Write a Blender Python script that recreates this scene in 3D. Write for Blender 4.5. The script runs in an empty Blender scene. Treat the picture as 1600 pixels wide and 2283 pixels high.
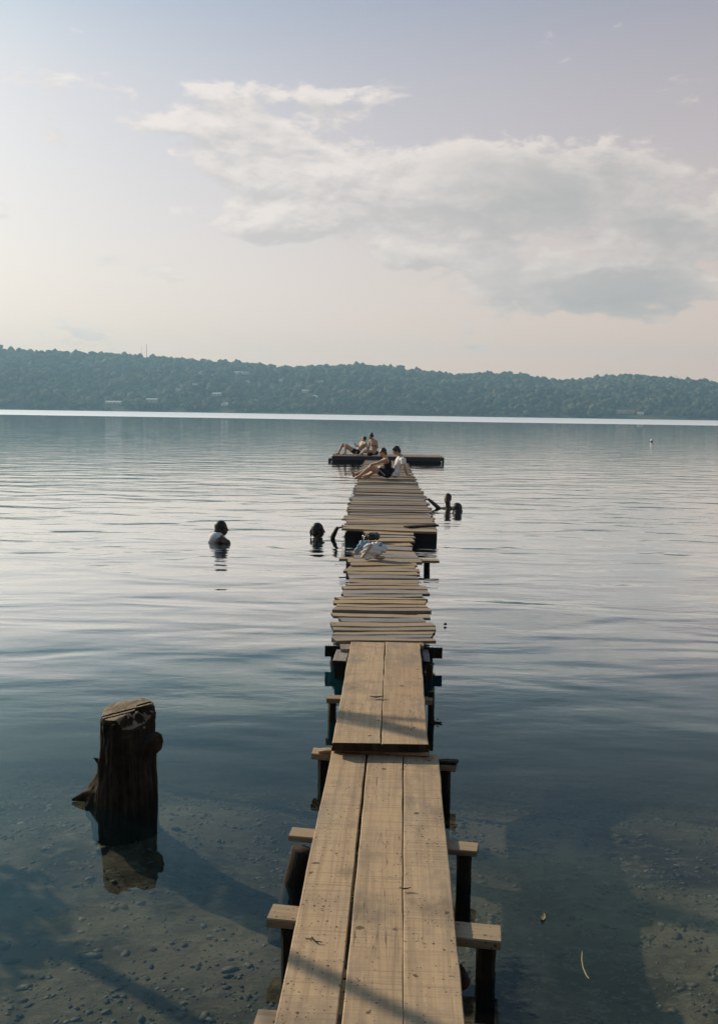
import bpy, bmesh, math, random
import numpy as np
from mathutils import Vector, Matrix, noise as mnoise

R = math.radians
S = bpy.context.scene
COL = S.collection

# ------------------------------------------------------------------ camera
F = 2000.0                      # focal length in photograph pixels
CAM_H = 2.02
PITCH = R(6.277)
ROLL = R(0.875)
cam_d = bpy.data.cameras.new('camera')
cam = bpy.data.objects.new('camera', cam_d)
COL.objects.link(cam)
cam_d.sensor_fit = 'VERTICAL'
cam_d.sensor_height = 36.0
cam_d.lens = 36.0 * F / 2283.0
cam_d.clip_end = 9000
cam_d.clip_start = 0.05
CM = Matrix.Rotation(R(90) - PITCH, 3, 'X') @ Matrix.Rotation(ROLL, 3, 'Z')
cam.matrix_world = Matrix.Translation((0, 0, CAM_H)) @ CM.to_4x4()
S.camera = cam

# ------------------------------------------------------------------ light
SUN_AZ = R(-54)                 # from +Y, negative = to the left
SUN_EL = R(25)
to_sun = Vector((math.sin(SUN_AZ) * math.cos(SUN_EL), math.cos(SUN_AZ) * math.cos(SUN_EL), math.sin(SUN_EL)))
sd = bpy.data.lights.new('sun', 'SUN')
sd.energy = 4.8
sd.angle = R(0.55)
sd.color = (1.0, 0.85, 0.66)
sun = bpy.data.objects.new('sun', sd)
COL.objects.link(sun)
sun.rotation_euler = (-to_sun).to_track_quat('-Z', 'Y').to_euler()
sun.location = (-20, 20, 30)

vs = S.view_settings
vs.view_transform = 'Standard'
vs.look = 'None'
vs.exposure = 0.0
vs.gamma = 1.0
vs.use_curve_mapping = False
S.cycles.max_bounces = 8
S.cycles.transparent_max_bounces = 16
S.cycles.volume_bounces = 0
S.cycles.caustics_reflective = False
S.cycles.caustics_refractive = False
S.cycles.sample_clamp_indirect = 4.0
S.cycles.use_denoising = True


# ------------------------------------------------------------------ node helper
class NT:
    def __init__(self, tree):
        self.t = tree
        tree.nodes.clear()

    def n(self, typ, ins=None, **props):
        nd = self.t.nodes.new(typ)
        for k, v in props.items():
            setattr(nd, k, v)
        if ins:
            for k, v in ins.items():
                self.put(nd.inputs[k], v)
        return nd

    def put(self, sock, v):
        if hasattr(v, 'outputs'):
            v = v.outputs[0]
        if isinstance(v, bpy.types.NodeSocket):
            self.t.links.new(v, sock)
        else:
            sock.default_value = v

    def m(self, op, a, b=0.0, c=0.0, clamp=False):
        nd = self.t.nodes.new('ShaderNodeMath')
        nd.operation = op
        nd.use_clamp = clamp
        self.put(nd.inputs[0], a)
        self.put(nd.inputs[1], b)
        self.put(nd.inputs[2], c)
        return nd.outputs[0]

    def step(self, v, a, b):        # smoothstep, a may exceed b
        if a > b:
            return self.m('SUBTRACT', 1.0, self.step(v, b, a))
        nd = self.t.nodes.new('ShaderNodeMapRange')
        nd.interpolation_type = 'SMOOTHSTEP'
        self.put(nd.inputs[0], v)
        nd.inputs[1].default_value = a
        nd.inputs[2].default_value = b
        return nd.outputs[0]

    def mix(self, f, a, b, blend='MIX'):
        nd = self.t.nodes.new('ShaderNodeMix')
        nd.data_type = 'RGBA'
        nd.blend_type = blend
        self.put(nd.inputs[0], f)
        self.put(nd.inputs[6], a if not isinstance(a, tuple) else (*a[:3], 1))
        self.put(nd.inputs[7], b if not isinstance(b, tuple) else (*b[:3], 1))
        return nd.outputs[2]

    def noise(self, vec, scale, detail=3, rough=0.5, dim='3D', distort=0.0):
        return self.n('ShaderNodeTexNoise', {'Vector': vec, 'Scale': scale, 'Detail': detail, 'Roughness': rough,
                                             'Distortion': distort}, noise_dimensions=dim).outputs[0]

    def scalev(self, vec, s, off=(0, 0, 0)):
        return self.n('ShaderNodeMapping', {'Vector': vec, 'Scale': s, 'Location': off}).outputs[0]

    def ramp(self, f, stops, interp='LINEAR'):
        nd = self.t.nodes.new('ShaderNodeValToRGB')
        self.put(nd.inputs[0], f)
        el = nd.color_ramp.elements
        nd.color_ramp.interpolation = interp
        while len(el) < len(stops):
            el.new(0.5)
        for e, (p, c) in zip(el, stops):
            e.position = p
            e.color = (*c, 1)
        return nd.outputs[0]


# ------------------------------------------------------------------ world: hazy sky with broken cloud
W = bpy.data.worlds.new('World')
S.world = W
W.use_nodes = True
w = NT(W.node_tree)
sky = w.n('ShaderNodeTexSky', sky_type='NISHITA', sun_disc=False, sun_elevation=SUN_EL, sun_rotation=SUN_AZ,
          air_density=1.0, dust_density=2.5, ozone_density=2.0, altitude=400)
dirv = w.n('ShaderNodeTexCoord').outputs['Generated']
sep = w.n('ShaderNodeSeparateXYZ', {0: dirv})
DX, DY, DZ = sep.outputs[0], sep.outputs[1], sep.outputs[2]
az = w.m('MULTIPLY', w.m('ARCTAN2', DX, DY), 57.2958)
el = w.m('MULTIPLY', w.m('ARCSINE', DZ), 57.2958)


def cloud_density(daz, dele):
    a = w.m('ADD', az, daz)
    e = w.m('ADD', el, dele)
    vec = w.n('ShaderNodeCombineXYZ', {0: w.m('MULTIPLY', a, 0.13), 1: w.m('MULTIPLY', e, 0.34), 2: 3.7}).outputs[0]
    n1 = w.noise(vec, 1.0, 7, 0.60, distort=0.25)
    n2 = w.noise(w.scalev(vec, (2.7, 2.3, 1.0), (1.3, 4.1, 0.0)), 1.0, 5, 0.55)
    puff = w.m('SUBTRACT', 0.30, w.m('MULTIPLY', w.m('ABSOLUTE', w.m('SUBTRACT', n2, 0.5)), 2.4))
    tot = w.m('ADD', w.m('MULTIPLY', w.m('SUBTRACT', n1, 0.5), 3.2), w.m('MULTIPLY', puff, 0.85))
    # broad banks of cloud: (azimuth, elevation, half-widths, weight)
    for (ca, ce, wa, we, wt) in ((3.5, 13.4, 10.0, 2.7, 1.25), (13.0, 13.2, 6.5, 1.9, 0.95), (-6.5, 16.2, 4.0, 0.9, 0.6), (-10.5, 17.0, 5.0, 1.0, 0.85), (-5.5, 18.4, 4.5, 0.6, 0.8),
                                 (-5.5, 14.8, 4.0, 1.0, 0.5), (-6.0, 11.3, 3.5, 1.0, 0.85), (14.5, 7.9, 7.0, 1.5, 1.35), (3.6, 9.6, 2.6, 1.0, 0.95),
                                 (8.0, 9.6, 1.4, 1.6, 0.6), (18.0, 11.0, 2.5, 0.9, 0.7), (-1.0, 8.6, 5.0, 1.6, -0.6), (10.5, 11.0, 3.0, 0.6, -0.45),
                                 (27, 12, 7, 3, 0.7), (12, 29.2, 6, 2.2, 1.6), (20, 33, 8, 4.0, 1.7), (8, 23.6, 14, 1.2, -0.6), (-16, 30, 7, 1.6, 0.7), (-13, 38, 8, 4, 0.7),
                                 (-28, 12, 7, 2.5, 0.6), (75, 15, 30, 6, 0.8), (150, 20, 50, 9, 0.8), (-110, 22, 40, 9, 0.8)):
        u = w.m('DIVIDE', w.m('SUBTRACT', a, ca), wa)
        v = w.m('DIVIDE', w.m('SUBTRACT', e, ce), we)
        r2 = w.m('ADD', w.m('MULTIPLY', u, u), w.m('MULTIPLY', v, v))
        tot = w.m('ADD', tot, w.m('MULTIPLY', w.m('EXPONENT', w.m('MULTIPLY', r2, -0.8)), wt))
    return w.m('SUBTRACT', tot, 0.52)


d0 = cloud_density(0.0, 0.0)
d1 = cloud_density(-0.55, 0.75)                # a little nearer to the sun
cov = w.step(d0, -0.10, 0.34)
rim = w.m('MULTIPLY', w.m('SUBTRACT', d0, d1), 1.0)
rim = w.m('ADD', rim, 0.42, clamp=True)
thick = w.step(d0, 0.15, 1.1)
# haze: pale and warm low down, stronger towards the sun
low = w.m('EXPONENT', w.m('MULTIPLY', w.m('MAXIMUM', el, 0.0), -0.05))
skyc = w.mix(1.0, sky, w.mix(w.step(el, 18, 28), (0.105, 0.122, 0.115), (0.030, 0.092, 0.112)), 'MULTIPLY')
sund = w.m('ADD', w.m('ADD', w.m('MULTIPLY', DX, to_sun.x), w.m('MULTIPLY', DY, to_sun.y)), w.m('MULTIPLY', DZ, to_sun.z))
glow = w.step(sund, 0.2, 1.0)
hazec = w.mix(glow, (1.16, 0.77, 0.58), (1.30, 0.93, 0.76))
base = w.mix(w.m('MULTIPLY', low, 0.85), skyc, hazec)
lit = w.mix(glow, (0.90, 0.79, 0.71), (1.02, 0.92, 0.85))
shade = w.mix(glow, (0.54, 0.50, 0.475), (0.72, 0.67, 0.64))
cl = w.mix(rim, shade, lit)
cl = w.mix(w.m('MULTIPLY', thick, w.m('MULTIPLY', w.step(az, -2, 16), 0.85)), cl, (0.42, 0.425, 0.415))
highfade = w.step(el, 75, 25)
out = w.mix(w.m('MULTIPLY', w.m('MULTIPLY', cov, 0.78), highfade), base, cl)
bg = w.n('ShaderNodeBackground', {'Color': out, 'Strength': 1.0})
w.n('ShaderNodeOutputWorld', {'Surface': bg})
W.cycles.sampling_method = 'MANUAL'
W.cycles.sample_map_resolution = 256


# ------------------------------------------------------------------ projection helpers (photograph pixel -> place)
def ray(u, v):
    return (CM @ Vector(((u - 800.0) / F, (1141.5 - v) / F, -1.0))).normalized()


def P(u, v, z=0.0):
    d = ray(u, v)
    t = (z - CAM_H) / d.z
    return Vector((d.x * t, d.y * t, z))


def Q(u, v, y):
    d = ray(u, v)
    t = y / d.y
    return Vector((d.x * t, y, CAM_H + d.z * t))


def vnoise(x, y, s, seed=0):
    """value noise, numpy"""
    x = np.asarray(x, float) * s + seed * 17.31
    y = np.asarray(y, float) * s + seed * 5.77
    xi, yi = np.floor(x), np.floor(y)
    fx, fy = x - xi, y - yi
    fx = fx * fx * (3 - 2 * fx)
    fy = fy * fy * (3 - 2 * fy)

    def h(a, b):
        q = np.sin(a * 127.1 + b * 311.7 + seed * 74.7) * 43758.5453
        return q - np.floor(q)
    return (h(xi, yi) * (1 - fx) + h(xi + 1, yi) * fx) * (1 - fy) + (h(xi, yi + 1) * (1 - fx) + h(xi + 1, yi + 1) * fx) * fy


# ------------------------------------------------------------------ object helpers
def link(name, me, mats, parent=None):
    o = bpy.data.objects.new(name, me)
    COL.objects.link(o)
    if not isinstance(mats, (list, tuple)):
        mats = [mats]
    if me is not None and len(me.materials) == 0:
        for mm in mats:
            me.materials.append(mm)
    if parent is not None:
        o.parent = parent
        o.matrix_parent_inverse = parent.matrix_world.inverted()
    return o


def tag(o, label=None, cat=None, group=None, kind=None):
    if label:
        o['label'] = label
    if cat:
        o['category'] = cat
    if group:
        o['group'] = group
    if kind:
        o['kind'] = kind
    return o


def empty(name, loc, label, cat, group=None):
    o = bpy.data.objects.new(name, None)
    o.empty_display_size = 0.1
    COL.objects.link(o)
    o.location = loc
    o.matrix_world = Matrix.Translation(loc)
    return tag(o, label, cat, group)


def mesh_np(name, verts, faces, smooth=False):
    me = bpy.data.meshes.new(name)
    me.from_pydata([tuple(map(float, p)) for p in verts], [], [tuple(map(int, f)) for f in faces])
    if smooth:
        me.polygons.foreach_set('use_smooth', [True] * len(me.polygons))
    me.update()
    return me


def grid(name, xs, ys, zf, smooth=True):
    X, Y = np.meshgrid(xs, ys)
    Z = zf(X, Y)
    nx, ny = len(xs), len(ys)
    v = np.stack([X.ravel(), Y.ravel(), Z.ravel()], 1)
    i = np.arange((nx - 1) * (ny - 1))
    r, c = i // (nx - 1), i % (nx - 1)
    a = r * nx + c
    f = np.stack([a, a + 1, a + nx + 1, a + nx], 1)
    return mesh_np(name, v, f, smooth)


# ------------------------------------------------------------------ materials
def new_mat(name):
    m = bpy.data.materials.new(name)
    m.use_nodes = True
    return m, NT(m.node_tree)


def finish(t, col, rough=0.8, bump=None, bstr=0.3, bdist=0.01, spec=0.3, **extra):
    ins = {'Base Color': col, 'Roughness': rough, 'Specular IOR Level': spec}
    ins.update(extra)
    if bump is not None:
        b = t.n('ShaderNodeBump', {'Height': bump, 'Strength': bstr, 'Distance': bdist})
        ins['Normal'] = b
    p = t.n('ShaderNodeBsdfPrincipled', ins)
    t.n('ShaderNodeOutputMaterial', {'Surface': p})


def plain(name, col, rough=0.7, spec=0.3, var=0.25, scale=6.0, bump=0.0, **extra):
    m, t = new_mat(name)
    oc = t.n('ShaderNodeTexCoord').outputs['Object']
    n = t.noise(oc, scale, 4, 0.6)
    c = t.mix(t.m('MULTIPLY', n, 1.0), tuple(x * (1 - var) for x in col), tuple(min(1, x * (1 + var)) for x in col))
    finish(t, c, rough, n if bump else None, bump, 0.01, spec, **extra)
    return m


def wood(name, stops, saw=True, specks=True, dark=0.45, stain=0.35):
    """sawn weathered board: object x runs along the board"""
    m, t = new_mat(name)
    oc = t.n('ShaderNodeTexCoord').outputs['Object']
    rnd = t.n('ShaderNodeObjectInfo').outputs['Random']
    off = t.n('ShaderNodeCombineXYZ', {0: t.m('MULTIPLY', rnd, 37.0), 1: t.m('MULTIPLY', rnd, 91.0), 2: t.m('MULTIPLY', rnd, 13.0)}).outputs[0]
    p = t.n('ShaderNodeVectorMath', {0: oc, 1: off}, operation='ADD').outputs[0]
    base = t.ramp(rnd, stops)
    warp = t.noise(p, 1.6, 2, 0.5)
    grain = t.noise(t.scalev(p, (2.2, 55, 55)), 1.0, 5, 0.62, distort=0.6)
    grain2 = t.noise(t.scalev(p, (0.7, 14, 14)), 1.0, 4, 0.6, distort=1.2)
    g = t.step(t.m('ADD', t.m('MULTIPLY', grain, 0.6), t.m('MULTIPLY', grain2, 0.4)), 0.34, 0.62)
    c = t.mix(t.m('MULTIPLY', t.m('SUBTRACT', 1.0, g), dark), base, (0.13, 0.09, 0.055))
    grime = t.step(t.noise(t.scalev(p, (2.0, 3.5, 3.5), (7, 2, 0)), 1.0, 6, 0.7), 0.46, 0.72)
    c = t.mix(t.m('MULTIPLY', grime, stain * 0.9), c, (0.20, 0.165, 0.13))
    blot = t.step(t.noise(p, 3.3, 5, 0.65), 0.5, 0.78)
    c = t.mix(t.m('MULTIPLY', blot, stain), c, (0.17, 0.125, 0.085))
    pale = t.step(t.noise(t.scalev(p, (1.1, 5, 5)), 1.0, 3, 0.6), 0.52, 0.78)
    c = t.mix(t.m('MULTIPLY', pale, 0.4), c, (0.50, 0.385, 0.265))
    h = t.m('MULTIPLY', grain, 0.5)
    if saw:
        sm = t.noise(t.scalev(p, (150, 2.5, 2.5)), 1.0, 2, 0.5)
        c = t.mix(t.m('MULTIPLY', t.step(sm, 0.50, 0.72), 0.55), c, (0.22, 0.16, 0.11))
        h = t.m('ADD', h, t.m('MULTIPLY', sm, 0.5))
    if specks:
        for sc_, lo, gate_ in ((30, 0.13, 0.47), (11, 0.085, 0.42), (60, 0.17, 0.46)):
            vo = t.n('ShaderNodeTexVoronoi', {'Vector': t.n('ShaderNodeVectorMath', {0: p, 1: t.n('ShaderNodeTexNoise', {'Vector': p, 'Scale': sc_ * 2.5}).outputs[1]}, operation='MULTIPLY_ADD').outputs[0] if False else p,
                                              'Scale': sc_})
            dist = t.m('ADD', vo.outputs['Distance'], t.m('MULTIPLY', t.m('SUBTRACT', t.noise(p, sc_ * 4, 2), 0.5), 0.35))
            sp = t.step(dist, lo + 0.06, lo)
            rr = t.n('ShaderNodeSeparateColor', {0: vo.outputs['Color']}).outputs[0]
            gate = t.m('MULTIPLY', t.step(rr, 0.62, 0.66), t.step(t.noise(p, 2.4, 2), gate_ - 0.05, gate_ + 0.05))
            c = t.mix(t.m('MULTIPLY', t.m('MULTIPLY', sp, gate), 0.85), c, (0.06, 0.04, 0.025))
        crack = t.noise(t.scalev(p, (1.3, 30, 30), (5, 3, 1)), 1.0, 2, 0.5, distort=0.3)
        ck = t.m('MULTIPLY', t.step(t.m('ABSOLUTE', t.m('SUBTRACT', crack, 0.5)), 0.010, 0.0), t.step(t.noise(p, 1.9, 1), 0.56, 0.64))
        c = t.mix(t.m('MULTIPLY', ck, 0.7), c, (0.06, 0.045, 0.03))
    h = t.m('ADD', h, t.m('MULTIPLY', warp, 0.6))
    finish(t, c, t.m('ADD', 0.62, t.m('MULTIPLY', grain2, 0.3)), h, 0.45, 0.004, 0.25)
    return m


TAN = (0.47, 0.345, 0.225)
M = {}
M['plank'] = wood('plank_wood', [(0.0, (0.45, 0.305, 0.175)), (1.0, (0.51, 0.36, 0.215))], dark=0.40, stain=0.85)
M['slat'] = wood('slat_wood', [(0.0, (0.38, 0.265, 0.15)), (0.25, (0.44, 0.315, 0.19)), (0.45, (0.33, 0.265, 0.19)), (0.62, (0.46, 0.315, 0.17)),
                               (0.8, (0.30, 0.235, 0.165)), (1.0, (0.42, 0.325, 0.22))], saw=False, dark=0.6, stain=0.5)
M['slat_grey'] = wood('slat_grey_wood', [(0.0, (0.24, 0.25, 0.26)), (0.5, (0.32, 0.285, 0.245)), (1.0, (0.22, 0.255, 0.285))], saw=False, dark=0.6)
M['slat_far'] = wood('slat_far_wood', [(0.0, (0.17, 0.13, 0.09)), (0.2, (0.37, 0.28, 0.18)), (0.4, (0.24, 0.225, 0.205)), (0.6, (0.40, 0.285, 0.165)),
                                       (0.75, (0.13, 0.105, 0.08)), (0.88, (0.25, 0.28, 0.31)), (1.0, (0.36, 0.28, 0.20))], saw=False, specks=False, dark=0.6, stain=0.5)
M['beam'] = wood('beam_wood', [(0.0, (0.36, 0.26, 0.155)), (1.0, (0.43, 0.315, 0.20))], saw=False)


def wet_wood(name, a, b, rough=0.75):
    m, t = new_mat(name)
    oc = t.n('ShaderNodeTexCoord').outputs['Object']
    n = t.noise(t.scalev(oc, (18, 18, 2.0)), 1.0, 5, 0.65, distort=0.5)
    n2 = t.noise(oc, 7, 4, 0.6)
    c = t.mix(t.step(t.m('ADD', t.m('MULTIPLY', n, 0.6), t.m('MULTIPLY', n2, 0.4)), 0.35, 0.68), a, b)
    finish(t, c, rough, n, 0.7, 0.02, 0.2)
    return m


M['post'] = wet_wood('wet_post_wood', (0.008, 0.006, 0.004), (0.028, 0.021, 0.014))
M['bark'] = wet_wood('stump_bark', (0.014, 0.011, 0.007), (0.060, 0.045, 0.028), 0.9)
M['cut'] = wet_wood('stump_cut_top', (0.16, 0.115, 0.07), (0.34, 0.26, 0.17), 0.85)
M['end'] = wet_wood('shaded_end_grain', (0.016, 0.011, 0.007), (0.06, 0.042, 0.026), 0.9)  # dark end grain, with the shade on board ends put into its colour
M['float'] = plain('float_tar_black', (0.012, 0.011, 0.010), 0.6)
M['steel'] = plain('painted_frame_black', (0.015, 0.016, 0.018), 0.5, 0.5)

# ------------------------------------------------------------------ lake bed (ground sheet)


def bed_z(X, Y):
    d = 0.13 + 0.025 * np.clip(Y + 0.5, -60, 4.5) + 0.05 * np.clip(Y - 3.4, 0, 3) + 0.24 * np.clip(Y - 5.0, 0, 20)
    d = d + 0.05 * np.clip(-(Y + 3), 0, 40) * -1.5
    d = d + 0.03 * np.clip(X, 0, 6) - 0.012 * np.clip(-X, 0, 5)
    d = np.minimum(d, 6.0)
    b = (vnoise(X, Y, 0.9, 1) - 0.5) * 0.07 + (vnoise(X, Y, 2.7, 2) - 0.5) * 0.035 + (vnoise(X, Y, 8.0, 3) - 0.5) * 0.02
    d = d - 0.10 * np.exp(-((X + 1.20) ** 2 + (Y - 4.45) ** 2) / 0.16)          # silt heaped round the stump
    return -(d + b)


m, t = new_mat('lake_bed_silt')
oc = t.n('ShaderNodeTexCoord').outputs['Object']
n1 = t.noise(oc, 1.1, 5, 0.62)
n2 = t.noise(t.scalev(oc, (9, 16, 9)), 1.0, 6, 0.68)
c = t.mix(t.step(n1, 0.36, 0.62), (0.055, 0.045, 0.032), (0.22, 0.175, 0.115))
c = t.mix(t.m('MULTIPLY', t.step(n2, 0.5, 0.66), 0.7), c, (0.25, 0.21, 0.15))
finish(t, c, 0.9, n2, 0.6, 0.03, 0.1)
M['bed'] = m
near = np.arange(-7, 9.01, 0.12)
xs = np.concatenate([[-2600, -800, -200, -60, -25, -14], np.arange(-9, 9.01, 0.12), [14, 25, 60, 200, 800, 2600]])
ys = np.concatenate([[-400, -120, -50, -25, -14, -10], near, np.arange(10, 30, 2.0), [45, 80, 200, 600, 1100, 1350]])
bed = link('lake_bed', grid('lake_bed', xs, ys, bed_z), M['bed'])
tag(bed, kind='structure')

# pebbles and broken shell on the bed: nobody could count them
rng = np.random.default_rng(4)


def ico():
    bm = bmesh.new()
    bmesh.ops.create_icosphere(bm, subdivisions=1, radius=1.0)
    v = np.array([p.co[:] for p in bm.verts])
    f = np.array([[p.index for p in q.verts] for q in bm.faces])
    bm.free()
    return v, f


ICV, ICF = ico()


def scatter_blobs(name, pos, size, flat, mats, rng, jit=0.25, smooth=False, matidx=None):
    n = len(pos)
    nv, nf = len(ICV), len(ICF)
    a = rng.uniform(0, 6.283, n)
    V = np.repeat(ICV[None], n, 0) * (1 + rng.uniform(-jit, jit, (n, nv, 1)))
    V = V * size[:, None, :]
    ca, sa = np.cos(a)[:, None], np.sin(a)[:, None]
    X = V[..., 0] * ca - V[..., 1] * sa
    Y = V[..., 0] * sa + V[..., 1] * ca
    V = np.stack([X, Y, V[..., 2]], 2) + pos[:, None, :]
    Fc = ICF[None] + (np.arange(n) * nv)[:, None, None]
    V = V.reshape(-1, 3)
    Fc = Fc.reshape(-1, 3)
    me = bpy.data.meshes.new(name)
    me.vertices.add(len(V))
    me.vertices.foreach_set('co', V.astype(np.float32).ravel())
    me.loops.add(Fc.size)
    me.loops.foreach_set('vertex_index', Fc.astype(np.int32).ravel())
    me.polygons.add(len(Fc))
    me.polygons.foreach_set('loop_start', np.arange(0, Fc.size, 3, dtype=np.int32))
    me.polygons.foreach_set('loop_total', np.full(len(Fc), 3, dtype=np.int32))
    if matidx is not None:
        me.polygons.foreach_set('material_index', np.repeat(matidx, nf).astype(np.int32))
    if smooth:
        me.polygons.foreach_set('use_smooth', np.ones(len(Fc), bool))
    me.update()
    me.validate()
    o = link(name, me, mats)
    return o


peb_m = [plain('pebble_grey', (0.14, 0.125, 0.10), 0.8, scale=20), plain('pebble_brown', (0.10, 0.082, 0.058), 0.8, scale=20),
         plain('pebble_pale', (0.21, 0.185, 0.145), 0.8, scale=20), plain('pebble_dark', (0.05, 0.045, 0.038), 0.8, scale=20)]
N = 60000
px = rng.uniform(-3.4, 3.6, N)
py = rng.uniform(1.4, 7.4, N)
keep = vnoise(px, py, 0.8, 9) + rng.uniform(-0.35, 0.35, N) > 0.34
px, py = px[keep], py[keep]
pz = bed_z(px, py)
sz = np.exp(np.minimum(rng.normal(-5.25, 0.62, len(px)), -3.5))
size = np.stack([sz * rng.uniform(0.9, 1.7, len(px)), sz, sz * rng.uniform(0.12, 0.35, len(px))], 1)
peb = scatter_blobs('pebbles', np.stack([px, py, pz], 1), size, 0.5, peb_m, rng, 0.22, False, rng.choice(4, len(px), p=[.38, .27, .17, .18]))
tag(peb, 'loose stones and debris covering the shallow lake bed', 'pebbles', kind='stuff')

# ------------------------------------------------------------------ water
m, t = new_mat('lake_water')
oc = t.n('ShaderNodeTexCoord').outputs['Object']
sp = t.n('ShaderNodeSeparateXYZ', {0: oc})
WX, WY = sp.outputs[0], sp.outputs[1]
nearf = t.m('ADD', 0.13, t.m('MULTIPLY', t.step(WY, 4.0, 9.0), 0.95))
farf = t.m('SUBTRACT', 1.0, t.m('MULTIPLY', t.step(WY, 11.0, 40.0), 0.5))
patch = t.step(t.noise(t.scalev(oc, (0.11, 0.30, 1)), 1.0, 3, 0.55), 0.32, 0.68)
patch = t.m('ADD', 0.30, t.m('MULTIPLY', patch, 1.0))
h1 = t.noise(t.scalev(oc, (0.55, 1.25, 1)), 1.0, 2, 0.45, distort=0.4)         # long undulation, ~1 m
h2 = t.noise(t.scalev(oc, (2.6, 6.5, 1)), 1.0, 2, 0.5)                           # ripples, ~0.25 m
h3 = t.noise(t.scalev(oc, (14, 26, 1)), 1.0, 2, 0.5)                             # shivers
hh = t.m('ADD', t.m('MULTIPLY', h1, 0.046), t.m('MULTIPLY', t.m('MULTIPLY', h2, patch), 0.0050))
hh = t.m('ADD', hh, t.m('MULTIPLY', t.m('MULTIPLY', h3, patch), 0.0007))
hh = t.m('MULTIPLY', t.m('MULTIPLY', hh, nearf), farf)
hh = t.m('ADD', hh, t.m('MULTIPLY', t.m('MULTIPLY', h3, t.step(t.noise(oc, 0.35, 3), 0.35, 0.65)), 0.00022))
bmp = t.n('ShaderNodeBump', {'Height': hh, 'Strength': 1.0, 'Distance': 1.0})
wob = t.m('ADD', WY, t.m('MULTIPLY', t.m('SUBTRACT', t.noise(t.scalev(oc, (0.004, 0.012, 1)), 1.0, 2), 0.5), 60.0))
slick = t.m('MULTIPLY', t.step(wob, 262.0, 275.0), t.step(wob, 1120.0, 1000.0))
seam = t.m('MULTIPLY', t.step(wob, 420.0, 430.0), t.step(wob, 500.0, 490.0))
slick = t.m('MULTIPLY', slick, t.m('SUBTRACT', 1.0, t.m('MULTIPLY', seam, 0.35)))
rough = t.m('ADD', 0.012, t.m('MULTIPLY', slick, 0.55))
tr0 = t.n('ShaderNodeBsdfTransparent', {'Color': (0.93, 0.97, 0.97, 1)})
murk = t.n('ShaderNodeBsdfDiffuse', {'Color': (0.02, 0.23, 0.30, 1)})       # silt suspended in the water scatters light back
tr = t.n('ShaderNodeMixShader', {0: t.m('ADD', 0.008, t.m('SUBTRACT', t.m('MULTIPLY', t.step(WY, 4.6, 8.0), 0.15), t.m('MULTIPLY', t.step(WY, 9.0, 22.0), 0.13))), 1: tr0, 2: murk})
cosv = t.n('ShaderNodeVectorMath', {0: t.n('ShaderNodeNewGeometry').outputs['Incoming'], 1: bmp}, operation='DOT_PRODUCT').outputs['Value']
fr = t.m('ADD', 0.02, t.m('MULTIPLY', t.m('POWER', t.m('SUBTRACT', 1.0, t.m('ABSOLUTE', cosv), clamp=True), 5.0), 0.98))
fr = t.ramp(fr, [(0.0, (0, 0, 0)), (0.06, (.085,) * 3), (0.11, (.145,) * 3), (0.15, (.20,) * 3), (0.23, (.46,) * 3), (0.33, (.70,) * 3), (0.50, (.90,) * 3), (1.0, (1,) * 3)])
tint = t.mix(t.step(fr, 0.10, 0.62), (0.70, 0.98, 1.0), (1.0, 1.0, 0.98))
gl = t.n('ShaderNodeBsdfGlossy', {'Color': tint, 'Roughness': rough, 'Normal': bmp})
mx = t.n('ShaderNodeMixShader', {0: fr, 1: tr, 2: gl})
vol = t.n('ShaderNodeVolumeAbsorption', {'Color': (0.56, 0.58, 0.53, 1), 'Density': 1.5})
t.n('ShaderNodeOutputMaterial', {'Surface': mx, 'Volume': vol})
M['water'] = m
bm = bmesh.new()
bmesh.ops.create_cube(bm, size=1.0)
x0, x1, y0, y1, z0, z1 = -2500, 2500, -60, 1290, -8.0, 0.0
for v in bm.verts:
    v.co = ((x0 + x1) / 2 + v.co.x * (x1 - x0), (y0 + y1) / 2 + v.co.y * (y1 - y0), z1 if v.co.z > 0 else z0)
me = bpy.data.meshes.new('water')
bm.to_mesh(me)
bm.free()
water = link('water', me, M['water'])
tag(water, kind='structure')

# ------------------------------------------------------------------ hills on the far shore
SHORE, RIDGE = 1200.0, 1650.0
prof = [(0, 780), (60, 783), (110, 785), (190, 788), (280, 790), (330, 797), (400, 800), (500, 808), (560, 812), (620, 818), (680, 822), (715, 815),
        (740, 818), (810, 815), (880, 820), (950, 828), (1000, 838), (1080, 832), (1150, 833), (1210, 845), (1280, 848), (1340, 843),
        (1400, 838), (1450, 843), (1518, 848), (1600, 852)]
hx = np.array([Q(u, v, RIDGE).x for u, v in prof])
hz = np.array([Q(u, v, RIDGE).z for u, v in prof]) - 6.0


def hill_z(X, Y):
    H = np.interp(X, hx, hz)
    H = H + np.where(np.abs(X) > 660, (vnoise(X, X * 0, 0.004, 5) - 0.5) * 40, 0)
    T = np.clip((Y - SHORE) / (RIDGE - SHORE), -0.2, 1)
    s = np.where(T > 0, np.abs(T) ** 0.92, T * 0.6)
    g = (vnoise(X + Y * 0.3, Y * 0.35, 0.012, 6) - 0.5) * 26 * np.clip(T * 3, 0, 1) * np.clip((1 - T) * 2.2, 0, 1)
    g += (vnoise(X, Y, 0.05, 7) - 0.5) * 7 * np.clip(T * 4, 0, 1) * np.clip((1 - T) * 3, 0, 1)
    z = H * s + g + 1.2
    back = np.clip((Y - RIDGE) / 300.0, 0, 1)
    return z * (1 - 0.5 * back)


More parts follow.
